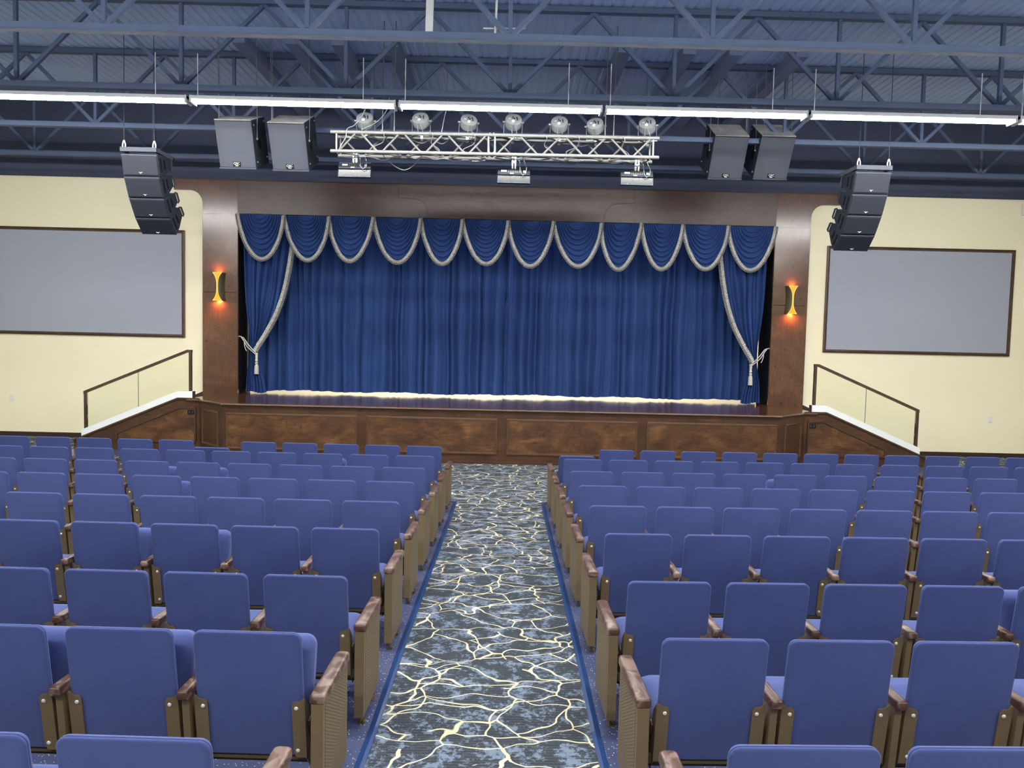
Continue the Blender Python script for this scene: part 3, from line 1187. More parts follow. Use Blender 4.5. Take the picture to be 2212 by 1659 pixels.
# ------------------------------------------------------------------ ceiling steel
JY = [8.9, 10.95, 13.0, 15.1]
JLAB = ['nearest the camera, above the middle rows', 'directly above the bright light strip', 'between the light strip and the stage wall', 'close to the stage wall']
ZBOT, ZTOP = 5.80, 7.03
PITCHJ = 2.37
for j, y in enumerate(JY):
    jo = thing('roof_joist', 'painted steel roof joist ' + JLAB[j], 'roof joist', (0, y, ZBOT), 0, 'steel roof joists')
    b = NB()
    box(b, -XW, XW, -0.055, -0.008, 0, 0.075)
    box(b, -XW, XW, 0.008, 0.055, 0, 0.075)
    box(b, -XW, XW, -0.055, 0.055, -0.008, 0.002)
    obj('bottom_chord', b, 'joist_paint', jo)
    h = ZTOP - ZBOT
    b = NB()
    box(b, -XW, XW, -0.055, -0.008, h, h + 0.075)
    box(b, -XW, XW, 0.008, 0.055, h, h + 0.075)
    obj('top_chord', b, 'joist_paint', jo)
    x = 0.02 - 5 * PITCHJ
    bm1 = NB()
    bar(bm1, (0, 0, 0.05), (PITCHJ / 2, 0, h), 0.055, 0.05, (0, 1, 0))
    m1 = mesh('web_diagonal', bm1, 'joist_paint')
    bm2 = NB()
    bar(bm2, (0, 0, 0.05), (-PITCHJ / 2, 0, h), 0.055, 0.05, (0, 1, 0))
    m2 = mesh('web_diagonal', bm2, 'joist_paint')
    bm3 = NB()
    box(bm3, -0.025, 0.025, -0.025, 0.025, 0.05, h)
    m3 = mesh('web_vertical', bm3, 'joist_paint')
    for k in range(11):
        xx = x + k * PITCHJ
        for nm, mm in (('web_diagonal', m1), ('web_diagonal', m2), ('web_vertical', m3)):
            o = bpy.data.objects.new(nm, mm)
            COL.objects.link(o)
            o.parent = jo
            o.location = (xx, 0, 0)

# flat beams under the roof deck running toward the stage
FB = [(-4.25, 'outermost on the left'), (-3.42, 'second from the left'), (-2.7, 'third from the left'), (-1.85, 'just left of the centre'), (1.8, 'just right of the centre'), (2.82, 'third from the right'), (3.55, 'second from the right'), (4.6, 'outermost on the right')]
for x, w in FB:
    b = NB()
    box(b, x - 0.10, x + 0.10, 11.9, 15.95, 6.86, 7.02)
    o = obj('roof_beam', b, 'beam_paint')
    tag(o, 'flat painted roof beam running toward the stage, ' + w, 'roof beam', 'flat roof beams above the light strip')

# pale conduits dropping through the steel near the centre
b = NB()
bar(b, (-0.95, 9.25, 7.1), (-0.98, 9.35, 6.02), 0.09, 0.05)
o = obj('strut_post', b, 'white_paint')
tag(o, 'pale steel strut slanting down through the roof steel at the top of the view', 'strut')
b = NB()
tube(b, [(-0.125, 8.98, 7.1), (-0.15, 8.98, 6.15), (-0.16, 8.98, 5.86)], 0.014, 8)
tube(b, [(-0.30, 8.98, 5.98), (0.20, 8.98, 5.99)], 0.008, 6)
o = obj('conduit', b, 'white_paint')
tag(o, 'thin pale conduit standing on the near roof joist at the centre', 'conduit')

# ------------------------------------------------------------------ linear lights
LY, LZ = 10.80, 5.615
SEGX = [-7.47, -4.525, -1.57, 1.36, 4.285, 7.27, 10.2]
def linear_light(x0, x1, y, z, label, group, rods):
    L = thing('linear_light', label, 'light', ((x0 + x1) / 2, y, z), 0, group)
    hw_ = (x1 - x0) / 2 - 0.02
    b = NB()
    box(b, -hw_, hw_, -0.10, 0.10, 0.0, 0.05, 0.006)
    obj('housing', b, 'white_paint', L)
    b = NB()
    ring = []
    for k in range(15):
        a = PI + PI * k / 14
        ring.append((0.072 * math.cos(a), 0.038 * math.sin(a)))
    loft(b, [[(-hw_ + 0.03, q[0], q[1]) for q in ring], [(hw_ - 0.03, q[0], q[1]) for q in ring]])
    obj('diffuser', b, 'led', L, True)
    for sx in (-1, 1):
        b = NB()
        box(b, *sorted((sx * (hw_ - 0.03), sx * hw_)), -0.102, 0.102, -0.048, 0.052, 0.004)
        obj('end_cap', b, 'white_paint', L)
    for rx in rods:
        b = NB()
        tube(b, [(rx - (x0 + x1) / 2, 0, 0.07), (rx - (x0 + x1) / 2, 0, 0.66)], 0.0065, 6)
        obj('hanger_rod', b, 'white_paint', L)
WH = ['leftmost', 'second from the left', 'third from the left', 'fourth from the left', 'fifth from the left', 'rightmost']
def rods_for(x0, x1):
    return (x0 + 0.1, x1 - 0.5)
segs = [(-10.45, -7.49)] + [(SEGX[i], SEGX[i + 1]) for i in range(6)]
for i, (a, c) in enumerate(segs):
    if i == 0:
        lab = 'bright white linear light continuing the strip past the left edge'
    else:
        lab = 'bright white linear light hung above the stage lights, %s of the strip' % WH[i - 1]
    linear_light(a, c, LY, LZ, lab, 'linear lights of the visible strip', rods_for(a, c))
for yy in (4.7, -1.4):
    for (a, c) in segs:
        linear_light(a, c, yy, LZ, 'white linear light in the ceiling rows behind the visible strip', 'linear lights of the rear rows', rods_for(a, c))

# ------------------------------------------------------------------ lighting truss
TX0, TX1 = -2.72, 2.335
TY0, TY1 = 11.6, 11.89
TZ0, TZ1 = 5.165, 5.455
tr = thing('lighting_truss', 'white box truss hung in front of the stage carrying the stage lamps', 'truss', ((TX0 + TX1) / 2, 11.745, TZ0))
tr.rotation_euler = (0, math.radians(-0.25), 0)
tcx = (TX0 + TX1) / 2
def T(x, y, z):
    return (x - tcx, y - 11.745, z - TZ0)
for y in (TY0, TY1):
    for z in (TZ0, TZ1):
        b = NB()
        ex = 0.0 if y == TY0 else 0.05
        tube(b, [T(TX0 + ex, y, z), T(TX1 - ex, y, z)], 0.028, 14)
        obj('chord', b, 'truss_white', tr, True)
XJ = -0.245
secs = [(TX0 + 0.09, XJ - 0.05), (XJ + 0.05, TX1 - 0.09)]
for (a, c) in secs:
    for y in (TY0, TY1):
        for x in (a, c):
            b = NB()
            tube(b, [T(x, y, TZ0), T(x, y, TZ1)], 0.015, 8)
            obj('brace', b, 'truss_white', tr, True)
        nb = 7
        w = (c - a) / nb
        for k in range(nb):
            x0, x1 = a + k * w, a + (k + 1) * w
            if y == TY0:
                z0, z1 = (TZ0, TZ1) if k % 2 == 0 else (TZ1, TZ0)
            else:
                z0, z1 = (TZ1, TZ0) if k % 2 == 0 else (TZ0, TZ1)
            b = NB()
            tube(b, [T(x0 + 0.03, y, z0), T(x1 - 0.03, y, z1)], 0.0145, 8)
            obj('brace', b, 'truss_white', tr, True)
    for z in (TZ0, TZ1):
        nb = 7
        w = (c - a) / nb
        for k in range(nb):
            x0, x1 = a + k * w, a + (k + 1) * w
            y0, y1 = (TY0, TY1) if k % 2 == 0 else (TY1, TY0)
            b = NB()
            tube(b, [T(x0 + 0.03, y0, z), T(x1 - 0.03, y1, z)], 0.0145, 8)
            obj('brace', b, 'truss_white', tr, True)
for rx in (-1.93, -1.75, 1.50, 1.63):
    b = NB()
    tube(b, [T(rx, TY0 + 0.02, TZ1), T(rx + 0.02, TY0 + 0.0, 7.14)], 0.008, 6)
    obj('hanger_rod', b, 'truss_white', tr)
b = NB()
for y in (TY0, TY1):
    for z in (TZ0, TZ1):
        for dx in (-0.03, 0.03):
            sphere(b, T(XJ + dx, y, z + 0.026), 0.011)
obj('joint_pins', b, 'rivet_steel', tr, True)

# par lamps standing on the truss, seen from behind
PARX = [(-2.227, 5.672, 0), (-1.361, 5.693, -4), (-0.615, 5.683, 12), (0.081, 5.707, 4), (0.799, 5.689, -3), (1.36, 5.675, -14), (2.172, 5.702, -14)]
PW = ['leftmost', 'second from the left', 'third from the left', 'middle one', 'third from the right', 'second from the right', 'rightmost']
def make_par(x, z, tw, lab):
    p = thing('par_lamp', lab, 'stage light', (x, 11.76, z), math.radians(tw), 'par lamps on the truss')
    base = Matrix.Rotation(math.radians(-33), 4, 'X')    # lamp looks down to the stage
    b = NB()
    lathe(b, [(0.0, -0.06), (0.112, -0.06), (0.128, -0.052), (0.130, -0.03), (0.130, 0.06), (0.124, 0.07), (0.0, 0.07)], (0, 0, 0), 28, 'y')
    b.transform(base)
    body = obj('lamp_body', b, 'lamp_silver', p, True)
    b = NB()
    for q in range(3):
        box(b, -0.075 + q * 0.012, -0.069 + q * 0.012, -0.064, -0.058, -0.01, 0.015)
    box(b, -0.03, 0.012, -0.085, -0.058, -0.075, -0.045, 0.004)
    b.transform(base)
    obj('socket_panel', b, 'white_plastic', body)
    b = NB()
    for (px, pz) in ((-0.02, -0.03), (0.01, 0.0), (-0.01, 0.03), (0.05, 0.02), (0.055, -0.02)):
        box(b, px - 0.009, px + 0.009, -0.075, -0.058, pz - 0.012, pz + 0.012, 0.002)
    b.transform(base)
    obj('connectors', b, 'black_plastic', body)
    b = NB()
    lathe(b, [(0.0, 0.071), (0.11, 0.071), (0.11, 0.075), (0.0, 0.075)], (0, 0, 0), 28, 'y')
    b.transform(base)
    obj('lens', b, 'screen_grey', body)
    for sx in (-1, 1):
        b = NB()
        bar(b, (sx * 0.143, 0.01, 0.0), (sx * 0.143, 0.10, TZ1 - z + 0.03), 0.022, 0.006, (1, 0, 0))
        obj('yoke_arm', b, 'lamp_silver', p)
        b = NB()
        tube(b, [(sx * 0.126, 0.01, 0.0), (sx * 0.168, 0.01, 0.0)], 0.014, 10)
        obj('knob', b, 'lamp_silver', p, True)
    b = NB()
    box(b, -0.15, 0.15, 0.085, 0.125, TZ1 - z + 0.028, TZ1 - z + 0.036)
    box(b, -0.02, 0.02, 0.09, 0.16, TZ1 - z - 0.045, TZ1 - z + 0.03, 0.004)
    obj('clamp', b, 'white_plastic', p)
    for sx, ln in ((-0.012, 0.0), (0.03, 0.03)):
        b = NB()
        tube(b, [(sx, -0.085, -0.035), (sx - 0.01, -0.13, -0.10), (sx - 0.015 + ln, -0.10, -0.16), (sx + ln, -0.04, TZ1 - z - 0.01)], 0.006, 6)
        obj('lead', b, 'cable_grey', p, True)
for i, (x, z, tw) in enumerate(PARX):
    make_par(x, z, tw, 'round silver stage lamp standing on the truss, ' + PW[i])

# flat flood fixtures under the truss
for i, (x, z, nm) in enumerate(((-2.40, 4.935, 'left end'), (0.105, 4.90, 'middle'), (2.05, 4.915, 'right end'))):
    f = thing('flood_fixture', 'flat black flood light hanging under the %s of the truss' % nm, 'stage light', (x, 11.85, z), math.radians((-2, 0, 2)[i]), 'flood lights under the truss')
    base = Matrix.Rotation(math.radians(-30), 4, 'X')
    b = NB()
    box(b, -0.255, 0.255, -0.03, 0.05, 0.0, 0.13, 0.008, base)
    hb = obj('housing', b, 'black_plastic', f)
    b = NB()
    rnd = random.Random(i)
    box(b, -0.20, -0.11, -0.036, -0.028, 0.05, 0.085, 0.002, base)
    box(b, -0.06, 0.0, -0.036, -0.028, 0.012, 0.025, 0.001, base)
    box(b, 0.15, 0.19, -0.036, -0.028, 0.04, 0.08, 0.002, base)
    obj('label_plates', b, 'white_plastic', hb)
    b = NB()
    for q in range(8):
        box(b, -0.09 + q * 0.028, -0.075 + q * 0.028, -0.034, -0.028, 0.035, 0.105, 0.001, base)
    obj('cooling_fins', b, 'steel', hb)
    b = NB()
    base2 = Matrix.Rotation(math.radians(-8), 4, 'X')
    box(b, -0.252, 0.252, -0.01, 0.06, -0.115, 0.0, 0.006, base2)
    lp = obj('lens_strip', b, 'lens_dark', f)
    b = NB()
    box(b, -0.256, 0.256, -0.014, 0.0, -0.120, -0.108, 0.002, base2)
    box(b, -0.256, -0.246, -0.014, 0.0, -0.11, 0.0, 0.002, base2)
    box(b, 0.246, 0.256, -0.014, 0.0, -0.11, 0.0, 0.002, base2)
    obj('lens_frame', b, 'sub_grille', lp)
    b = NB()
    cz = TZ0 - z
    box(b, -0.035, -0.010, 0.0, 0.07, 0.11, cz + 0.03, 0.004)
    box(b, 0.010, 0.035, 0.0, 0.07, 0.11, cz + 0.03, 0.004)
    box(b, -0.035, 0.035, 0.01, 0.06, cz - 0.06, cz - 0.035, 0.003)
    obj('clamp', b, 'rivet_steel', f)
    b = NB()
    tube(b, [(0.05, 0.03, cz + 0.02), (0.09, -0.03, cz - 0.05), (0.10, -0.06, 0.05), (0.14, -0.06, 0.0), (0.19, -0.06, 0.03), (0.20, -0.04, 0.12), (0.15, 0.0, cz)], 0.006, 6)
    obj('lead', b, 'cable_grey', f, True)

# loose cables over the truss
def cable(pts, r, mat, label):
    b = NB()
    # catmull smoothing
    P = [Vector(p) for p in pts]
    out = []
    for i in range(len(P) - 1):
        p0, p1, p2, p3 = P[max(0, i - 1)], P[i], P[i + 1], P[min(len(P) - 1, i + 2)]
        for k in range(6):
            a = k / 6
            out.append(0.5 * ((2 * p1) + (p2 - p0) * a + (2 * p0 - 5 * p1 + 4 * p2 - p3) * a * a + (3 * p1 - p0 - 3 * p2 + p3) * a ** 3))
    out.append(P[-1])
    tube(b, out, r, 6)
    o = obj('cable', b, mat, None, True)
    tag(o, label, 'cable', 'cables on the truss')
cable([(-1.94, 11.63, 5.14), (-1.80, 11.80, 5.02), (-1.62, 11.86, 4.95), (-1.45, 11.8, 5.03), (-1.33, 11.70, 5.14)], 0.007, 'cable_grey', 'pale cable sagging below the truss between the left flood light and its middle')
cable([(-2.10, 11.55, 6.2), (-2.18, 11.55, 5.80), (-2.33, 11.56, 5.56), (-2.46, 11.575, 5.49), (-2.48, 11.56, 5.36), (-2.55, 11.57, 5.24), (-2.62, 11.60, 5.12)], 0.007, 'cable_grey', 'pale cable dropping from the roof onto the left end of the truss')
cable([(-1.80, 11.60, 6.2), (-1.86, 11.58, 5.80), (-2.02, 11.58, 5.60), (-2.25, 11.60, 5.49)], 0.007, 'cable_grey', 'pale cable slanting from the roof to the truss beside the leftmost lamp')
cable([(-0.95, 11.6, 6.4), (-0.93, 11.6, 6.0), (-0.98, 11.6, 5.7), (-1.02, 11.60, 5.48)], 0.007, 'cable_grey', 'pale cable hanging straight down between the second and third lamps')
for j, (xa, xb, zz) in enumerate(((-2.6, -0.4, 5.42), (-0.3, 2.25, 5.42), (-2.55, -0.35, 5.13), (-0.2, 2.2, 5.13))):
    rnd = random.Random(40 + j)
    pts = []
    n = 14
    for k in range(n + 1):
        x = xa + (xb - xa) * k / n
        pts.append((x, 11.74 + rnd.uniform(-0.09, 0.1), zz + rnd.uniform(-0.07, 0.03) * (1 if k % 3 else 0.2)))
    cable(pts, 0.009, ['cable_grey', 'cable_dark', 'cable_grey', 'cable_dark'][j], 'tangled power cable lying along the %s of the truss, %s half' % (('upper side', 'lower side')[j // 2], ('left', 'right')[j % 2]))
for j in range(6):
    rnd = random.Random(70 + j)
    x = (-1.95, -1.2, -0.55, 0.55, 1.05, 1.75)[j]
    y0 = 11.575
    pts = [(x, y0, 5.485), (x + 0.05, y0 - 0.01, 5.42), (x + 0.02, y0 + 0.10, 5.33), (x + 0.14 * rnd.choice((-1, 1)), y0 + 0.14, 5.24), (x + 0.12, y0 + 0.03, 5.10)]
    cable(pts, 0.006, 'cable_grey', 'short loose lead dangling through the truss, %s from its left end' % ORD[j])

# ------------------------------------------------------------------ subwoofers
def text_mesh(body, size, depth=0.002):
    cu = bpy.data.curves.new('badge_text', 'FONT')
    cu.body = body
    cu.size = size
    cu.extrude = depth
    cu.align_x = 'CENTER'
    cu.align_y = 'CENTER'
    o = bpy.data.objects.new('badge_text', cu)
    COL.objects.link(o)
    dg = bpy.context.evaluated_depsgraph_get()
    me = bpy.data.meshes.new_from_object(o.evaluated_get(dg))
    bpy.data.objects.remove(o)
    me.materials.clear()
    me.materials.append(M['white_plastic'])
    return me

QME = text_mesh('QSC', 0.052)
def subwoofer(x, y, z, tilt, lab, yaw=0.0):
    """front top edge centre at (x,y,z); tilt leans the front face down"""
    Wd, Hh, Dp = 0.595, 0.755, 0.70
    sb = thing('hanging_subwoofer', lab, 'speaker', (x, y, z - Hh), yaw, 'hanging subwoofers')
    base = Matrix.Translation((0, 0, Hh)) @ Matrix.Rotation(math.radians(-tilt), 4, 'X')
    # local frame: front face at y=0 facing -Y, box goes back +Y and down -Z from the pivot
    base = Matrix.Translation((0, 0, Hh)) @ Matrix.Rotation(math.radians(tilt), 4, 'X')
    b = NB()
    box(b, -Wd / 2, Wd / 2, 0.02, Dp, -Hh, 0, 0.02, base)
    obj('cabinet', b, 'black_plastic', sb)
    b = NB()
    ring = []
    for k in range(13):
        a = k / 12
        ring.append((-Wd / 2 + 0.008 + (Wd - 0.016) * a, 0.018 - 0.035 * math.sin(PI * a) ** 0.5))
    ring += [(Wd / 2 - 0.008, 0.03), (-Wd / 2 + 0.008, 0.03)]
    loft(b, [[(p[0], p[1], -Hh + 0.03) for p in ring], [(p[0], p[1], -0.02) for p in ring]])
    b.transform(base)
    gr = obj('grille', b, 'sub_grille', sb, True)
    b = NB()
    box(b, -Wd / 2 + 0.01, Wd / 2 - 0.01, 0.0, Dp - 0.01, -0.004, 0.006, 0.002, base)
    obj('dusty_top', b, 'dust_top', sb)
    b = NB()
    box(b, -Wd / 2, Wd / 2, -0.01, 0.05, -Hh - 0.002, -Hh + 0.024, 0.006, base)
    obj('bottom_edge', b, 'sub_grille', sb)
    b = NB()
    box(b, -0.062, 0.062, -0.028, -0.012, -Hh + 0.045, -Hh + 0.115, 0.008, base)
    bd = obj('badge', b, 'black_matte', gr)
    o = bpy.data.objects.new('badge_lettering', QME)
    COL.objects.link(o)
    o.parent = bd
    o.matrix_local = base @ Matrix.Translation((0, -0.031, -Hh + 0.088)) @ Matrix.Rotation(PI / 2, 4, 'X')
    b = NB()
    box(b, -0.022, 0.022, -0.032, -0.026, -Hh + 0.05, -Hh + 0.062, 0.001, base)
    obj('badge_mark', b, 'white_plastic', bd)
    for sx in (-1, 1):
        b = NB()
        for (yy, zz) in ((0.10, -0.08), (0.10, -Hh + 0.10), (Dp - 0.08, -0.06), (Dp - 0.1, -Hh + 0.12)):
            tube(b, [(sx * Wd / 2, yy, zz), (sx * (Wd / 2 + 0.015), yy, zz)], 0.014, 8)
        b.transform(base)
        obj('rigging_points', b, 'steel', sb, True)
        b = NB()
        box(b, *sorted((sx * Wd / 2, sx * (Wd / 2 + 0.004))), 0.22, 0.36, -Hh * 0.62, -Hh * 0.42, 0.006, base)
        obj('handle', b, 'black_matte', sb)
        # hanging wires
        b = NB()
        a0 = base @ Vector((sx * (Wd / 2 + 0.012), 0.17, -0.30))
        tube(b, [a0, (a0.x + 0.005, a0.y - 0.01, Hh + 0.10), (a0.x - 0.02, a0.y, 7.13 - (z - Hh))], 0.006, 6)
        sphere(b, a0, 0.018)
        obj('hanging_wire', b, 'cable_grey', sb)
    b = NB()
    a0 = base @ Vector((-Wd / 2 + 0.06, 0.10, 0.0))
    tube(b, [a0, (a0.x, a0.y, 7.13 - (z - Hh))], 0.006, 6)
    obj('hanging_wire', b, 'cable_grey', sb)
subwoofer(-4.385, 12.0, 5.70, 21, 'dusty grey hanging subwoofer farthest left, next to the left line array')
subwoofer(-3.54, 12.0, 5.675, 25, 'dusty grey hanging subwoofer just left of the truss')
subwoofer(3.815, 12.8, 5.865, 31, 'dusty grey hanging subwoofer just right of the truss')
subwoofer(4.61, 12.8, 5.88, 31, 'dusty grey hanging subwoofer farthest right, next to the right line array')

# ------------------------------------------------------------------ line arrays
def line_array(s, lab):
    la = thing('line_array', lab, 'speaker', (s * 5.865, 12.0, 3.95), 0, 'hanging line array speakers')
    Wd = 0.575
    z0 = 5.135 - 3.95
    ycur, zcur = 0.0, z0
    b = NB()
    box(b, -Wd / 2 + 0.0, Wd / 2 - 0.0, -0.02, 0.02, z0 + 0.03, z0 + 0.10, 0.004)
    box(b, -Wd / 2, -Wd / 2 + 0.05, 0.0, 0.62, z0 + 0.035, z0 + 0.10, 0.004)
    box(b, Wd / 2 - 0.05, Wd / 2, 0.0, 0.62, z0 + 0.035, z0 + 0.10, 0.004)
    box(b, -Wd / 2, Wd / 2, 0.58, 0.63, z0 + 0.035, z0 + 0.085, 0.004)
    obj('bumper_frame', b, 'sub_grille', la)
    for sx in (-1, 1):
        b = NB()
        for dx in (-0.022, 0.022):
            tube(b, [(sx * 0.24 + dx * 0.2, 0.02, z0 + 0.21), (sx * 0.24 + dx, 0.02, z0 + 0.15), (sx * 0.24 + dx, 0.02, z0 + 0.09)], 0.010, 8)
        obj('shackle', b, 'rivet_steel', la, True)
        b = NB()
        tube(b, [(sx * 0.24, 0.02, z0 + 0.20), (sx * 0.235, 0.03, 7.13 - 3.95)], 0.005, 6)
        obj('hanging_wire', b, 'cable_dark', la)
    for k, ang in enumerate((14, 26, 35, 46)):
        a = math.radians(ang)
        base = Matrix.Translation((0, ycur, zcur)) @ Matrix.Rotation(a, 4, 'X')
        Hh, Dp = 0.345, 0.44
        b = NB()
        prof = [(0.0, 0.0), (0.0, -Hh), (Dp * 0.45, -Hh + 0.015), (Dp, -Hh + 0.095), (Dp, -0.095), (Dp * 0.45, -0.015)]
        prof[0] = (0.012, -0.004)
        prof[1] = (0.012, -Hh + 0.004)
        loft(b, [[(-Wd / 2, p[0], p[1]) for p in prof], [(Wd / 2, p[0], p[1]) for p in prof]])
        b.transform(base)
        cb = obj('cabinet', b, 'black_plastic', la)
        b = NB()
        box(b, -Wd / 2 + 0.012, Wd / 2 - 0.012, -0.004, 0.02, -Hh + 0.02, -0.036, 0.008, base)
        obj('grille', b, 'black_plastic', cb)
        b = NB()
        box(b, -Wd / 2 + 0.004, Wd / 2 - 0.004, -0.002, 0.03, -0.032, -0.008, 0.004, base)
        obj('top_lip', b, 'sub_grille', cb)
        for sx in (-1, 1):
            b = NB()
            tube(b, [(sx * (Wd / 2 + 0.004), Dp - 0.02, -0.08), (sx * (Wd / 2 + 0.018), Dp + 0.012, -0.10), (sx * (Wd / 2 + 0.018), Dp + 0.012, -Hh + 0.10), (sx * (Wd / 2 + 0.004), Dp - 0.02, -Hh + 0.08)], 0.015, 8)
            b.transform(base)
            obj('handle', b, 'black_plastic', cb, True)
            b = NB()
            for (yy, zz, hh) in ((0.07, -0.17, 0.22), (0.20, -0.17, 0.16)):
                box(b, *sorted((sx * Wd / 2, sx * (Wd / 2 + 0.008))), yy, yy + 0.05, zz - hh / 2, zz + hh / 2, 0.004, base)
            obj('side_plate', b, 'black_matte', cb)
        b = NB()
        for (pa, pb2) in (((-0.028, -Hh + 0.062), (-0.004, -Hh + 0.058)), ((0.028, -Hh + 0.062), (0.004, -Hh + 0.058))):
            bar(b, (pa[0], -0.007, pa[1]), (pb2[0], -0.007, pb2[1]), 0.006, 0.006)
        prism(b, [(-0.012, -0.010, -Hh + 0.060), (0.012, -0.010, -Hh + 0.060), (0.004, -0.010, -Hh + 0.040), (-0.004, -0.010, -Hh + 0.040)], (0, 0.005, 0))
        b.transform(base)
        obj('badge', b, 'white_plastic', cb)
        ycur += (Hh + 0.006) * math.sin(a)
        zcur -= (Hh + 0.006) * math.cos(a)
line_array(-1, 'black four-box line array speaker hanging left of the stage')
line_array(1, 'black four-box line array speaker hanging right of the stage')

# ------------------------------------------------------------------ theater seats
P_ = 0.56
BW = 0.472
def rrect(w, z0, z1, r, inset, n=6):
    hw_ = w / 2 - inset
    a, c = z0 + inset, z1 - inset
    r = max(0.004, r - inset)
    pts = []
    for (cx, cz, st_) in ((hw_ - r, c - r, 0), (-hw_ + r, c - r, 1), (-hw_ + r, a + r, 2), (hw_ - r, a + r, 3)):
        for k in range(n + 1):
            an = st_ * PI / 2 + PI / 2 * k / n
            pts.append((cx + r * math.cos(an), cz + r * math.sin(an)))
    return pts

TILT = math.radians(8.5)
ZTOPS, ZLOW = 0.862, 0.27
def back_mat(extra=0.0):
    # pivot at the bottom, leaning back (towards -Y) going up
    L = (ZTOPS - ZLOW)
    return Matrix.Translation((0, L * math.tan(TILT), ZLOW)) @ Matrix.Rotation(TILT + extra, 4, 'X')
LB = (ZTOPS - ZLOW) / math.cos(TILT)
def build_back(extra=0.0):
    b = NB()
    rings = []
    for ins, y in ((0.009, 0.0), (0.003, 0.002), (0.0, 0.006), (0.0005, 0.0095), (0.0035, 0.011), (0.0035, 0.012), (0.0005, 0.014), (0.001, 0.019), (0.006, 0.027), (0.018, 0.038), (0.04, 0.050), (0.08, 0.060)):
        ring = rrect(BW, 0, LB, 0.038, ins)
        rings.append([(x, y - 0.006 * (1 - (2 * x / BW) ** 2) * (1 if y < 0.02 else 0), z) for x, z in ring])
    loft(b, rings)
    b.transform(back_mat(extra))
    return mesh('backrest', b, 'fabric', True, 50)
ME_BACK = build_back()
ME_BACK_LOW = build_back(math.radians(20))

def build_cushion(up_):
    b = NB()
    rings = []
    W2, D2 = 0.242, 0.42
    n = 6
    def ring(ins, z, crown=0):
        pts = []
        r = 0.05
        hw_ = W2 - ins
        for (cx, cy, st_) in ((hw_ - r, D2 - ins - r, 0), (-hw_ + r, D2 - ins - r, 1), (-hw_ + r, ins + r, 2), (hw_ - r, ins + r, 3)):
            for k in range(n + 1):
                an = st_ * PI / 2 + PI / 2 * k / n
                pts.append((cx + r * math.cos(an), cy + r * math.sin(an), z))
        return pts
    for ins, z in ((0.03, -0.075), (0.008, -0.07), (0.004, -0.05), (0.008, -0.038), (0.0, -0.030), (-0.002, 0.0), (0.006, 0.025), (0.025, 0.042), (0.06, 0.050)):
        rings.append(ring(ins, z))
    loft(b, rings)
    ang = math.radians(80) if up_ else math.radians(3)
    m = Matrix.Translation((0, 0.10 if not up_ else 0.14, 0.415 if not up_ else 0.36)) @ Matrix.Rotation(ang, 4, 'X')
    b.transform(m)
    return mesh('seat_cushion', b, 'fabric', True, 50)
ME_CUSH = {False: build_cushion(False), True: build_cushion(True)}

def build_bracket(s):
    """folded wing plate on the rear lower corner of the back"""
    b = NB()
    z1 = 0.275
    xo = s * (BW / 2 + 0.004)
    xi = s * (BW / 2 - 0.050)
    # rear flange
    out = [(xi, 0.03), (xi, z1 - 0.014), (xi + s * 0.008, z1), (xi + s * 0.036, z1 + 0.004), (xo, z1 + 0.022), (xo, 0.0), (xi + s * 0.012, 0.0)]
    prism(b, [(x, -0.010, z) for x, z in out], (0, 0.006, 0))
    # side wing goes forward
    out2 = [(-0.010, 0.0), (-0.010, z1 + 0.022), (0.045, z1 - 0.05), (0.09, 0.03), (0.09, -0.06), (0.04, -0.08)]
    prism(b, [(xo, y, z) for y, z in out2], (s * 0.004, 0, 0))
    b.transform(back_mat())
    return mesh('hinge_bracket', b, 'bronze')
ME_BR = {s: build_bracket(s) for s in (-1, 1)}
def build_rivet(s, z):
    b = NB()
    sphere(b, (s * (BW / 2 - 0.030), -0.011, z), 0.0100, 0.55)
    b.transform(back_mat())
    return mesh('rivet', b, 'rivet_steel', True, 60)
ME_RV = {(s, k): build_rivet(s, z) for s in (-1, 1) for k, z in ((0, 0.245), (1, 0.035))}
def build_lever(s):
    b = NB()
    x = s * (BW / 2 + 0.014)
    pts = [(x, 0.10, 0.44), (x, 0.115, 0.40), (x, 0.15, 0.36), (x, 0.17, 0.30), (x, 0.165, 0.24)]
    for i in range(len(pts) - 1):
        bar(b, pts[i], pts[i + 1], 0.006, 0.034, (0, 1, 0.3))
    return mesh('hinge_arm', b, 'bronze_dark')
ME_LV = {s: build_lever(s) for s in (-1, 1)}
def build_pan():
    b = NB()
    box(b, -0.262, 0.262, 0.10, 0.135, 0.245, 0.285, 0.003)
    box(b, -0.262, 0.262, 0.16, 0.18, 0.20, 0.23, 0.003)
    return mesh('cross_rail', b, 'bronze_dark')
ME_PAN = build_pan()
def build_standard():
    b = NB()
    # post, seen as a flat bar, with a foot
    prism(b, [(-0.016, 0.02, 0.0), (-0.016, 0.26, 0.0), (-0.016, 0.24, 0.03), (-0.016, 0.19, 0.10), (-0.016, 0.17, 0.30), (-0.016, 0.20, 0.555), (-0.016, 0.03, 0.555), (-0.016, 0.06, 0.30), (-0.016, 0.08, 0.10), (-0.016, 0.04, 0.03)], (0.032, 0, 0))
    box(b, -0.035, 0.035, 0.02, 0.28, 0.0, 0.008)
    return mesh('standard', b, 'bronze')
ME_ST = build_standard()
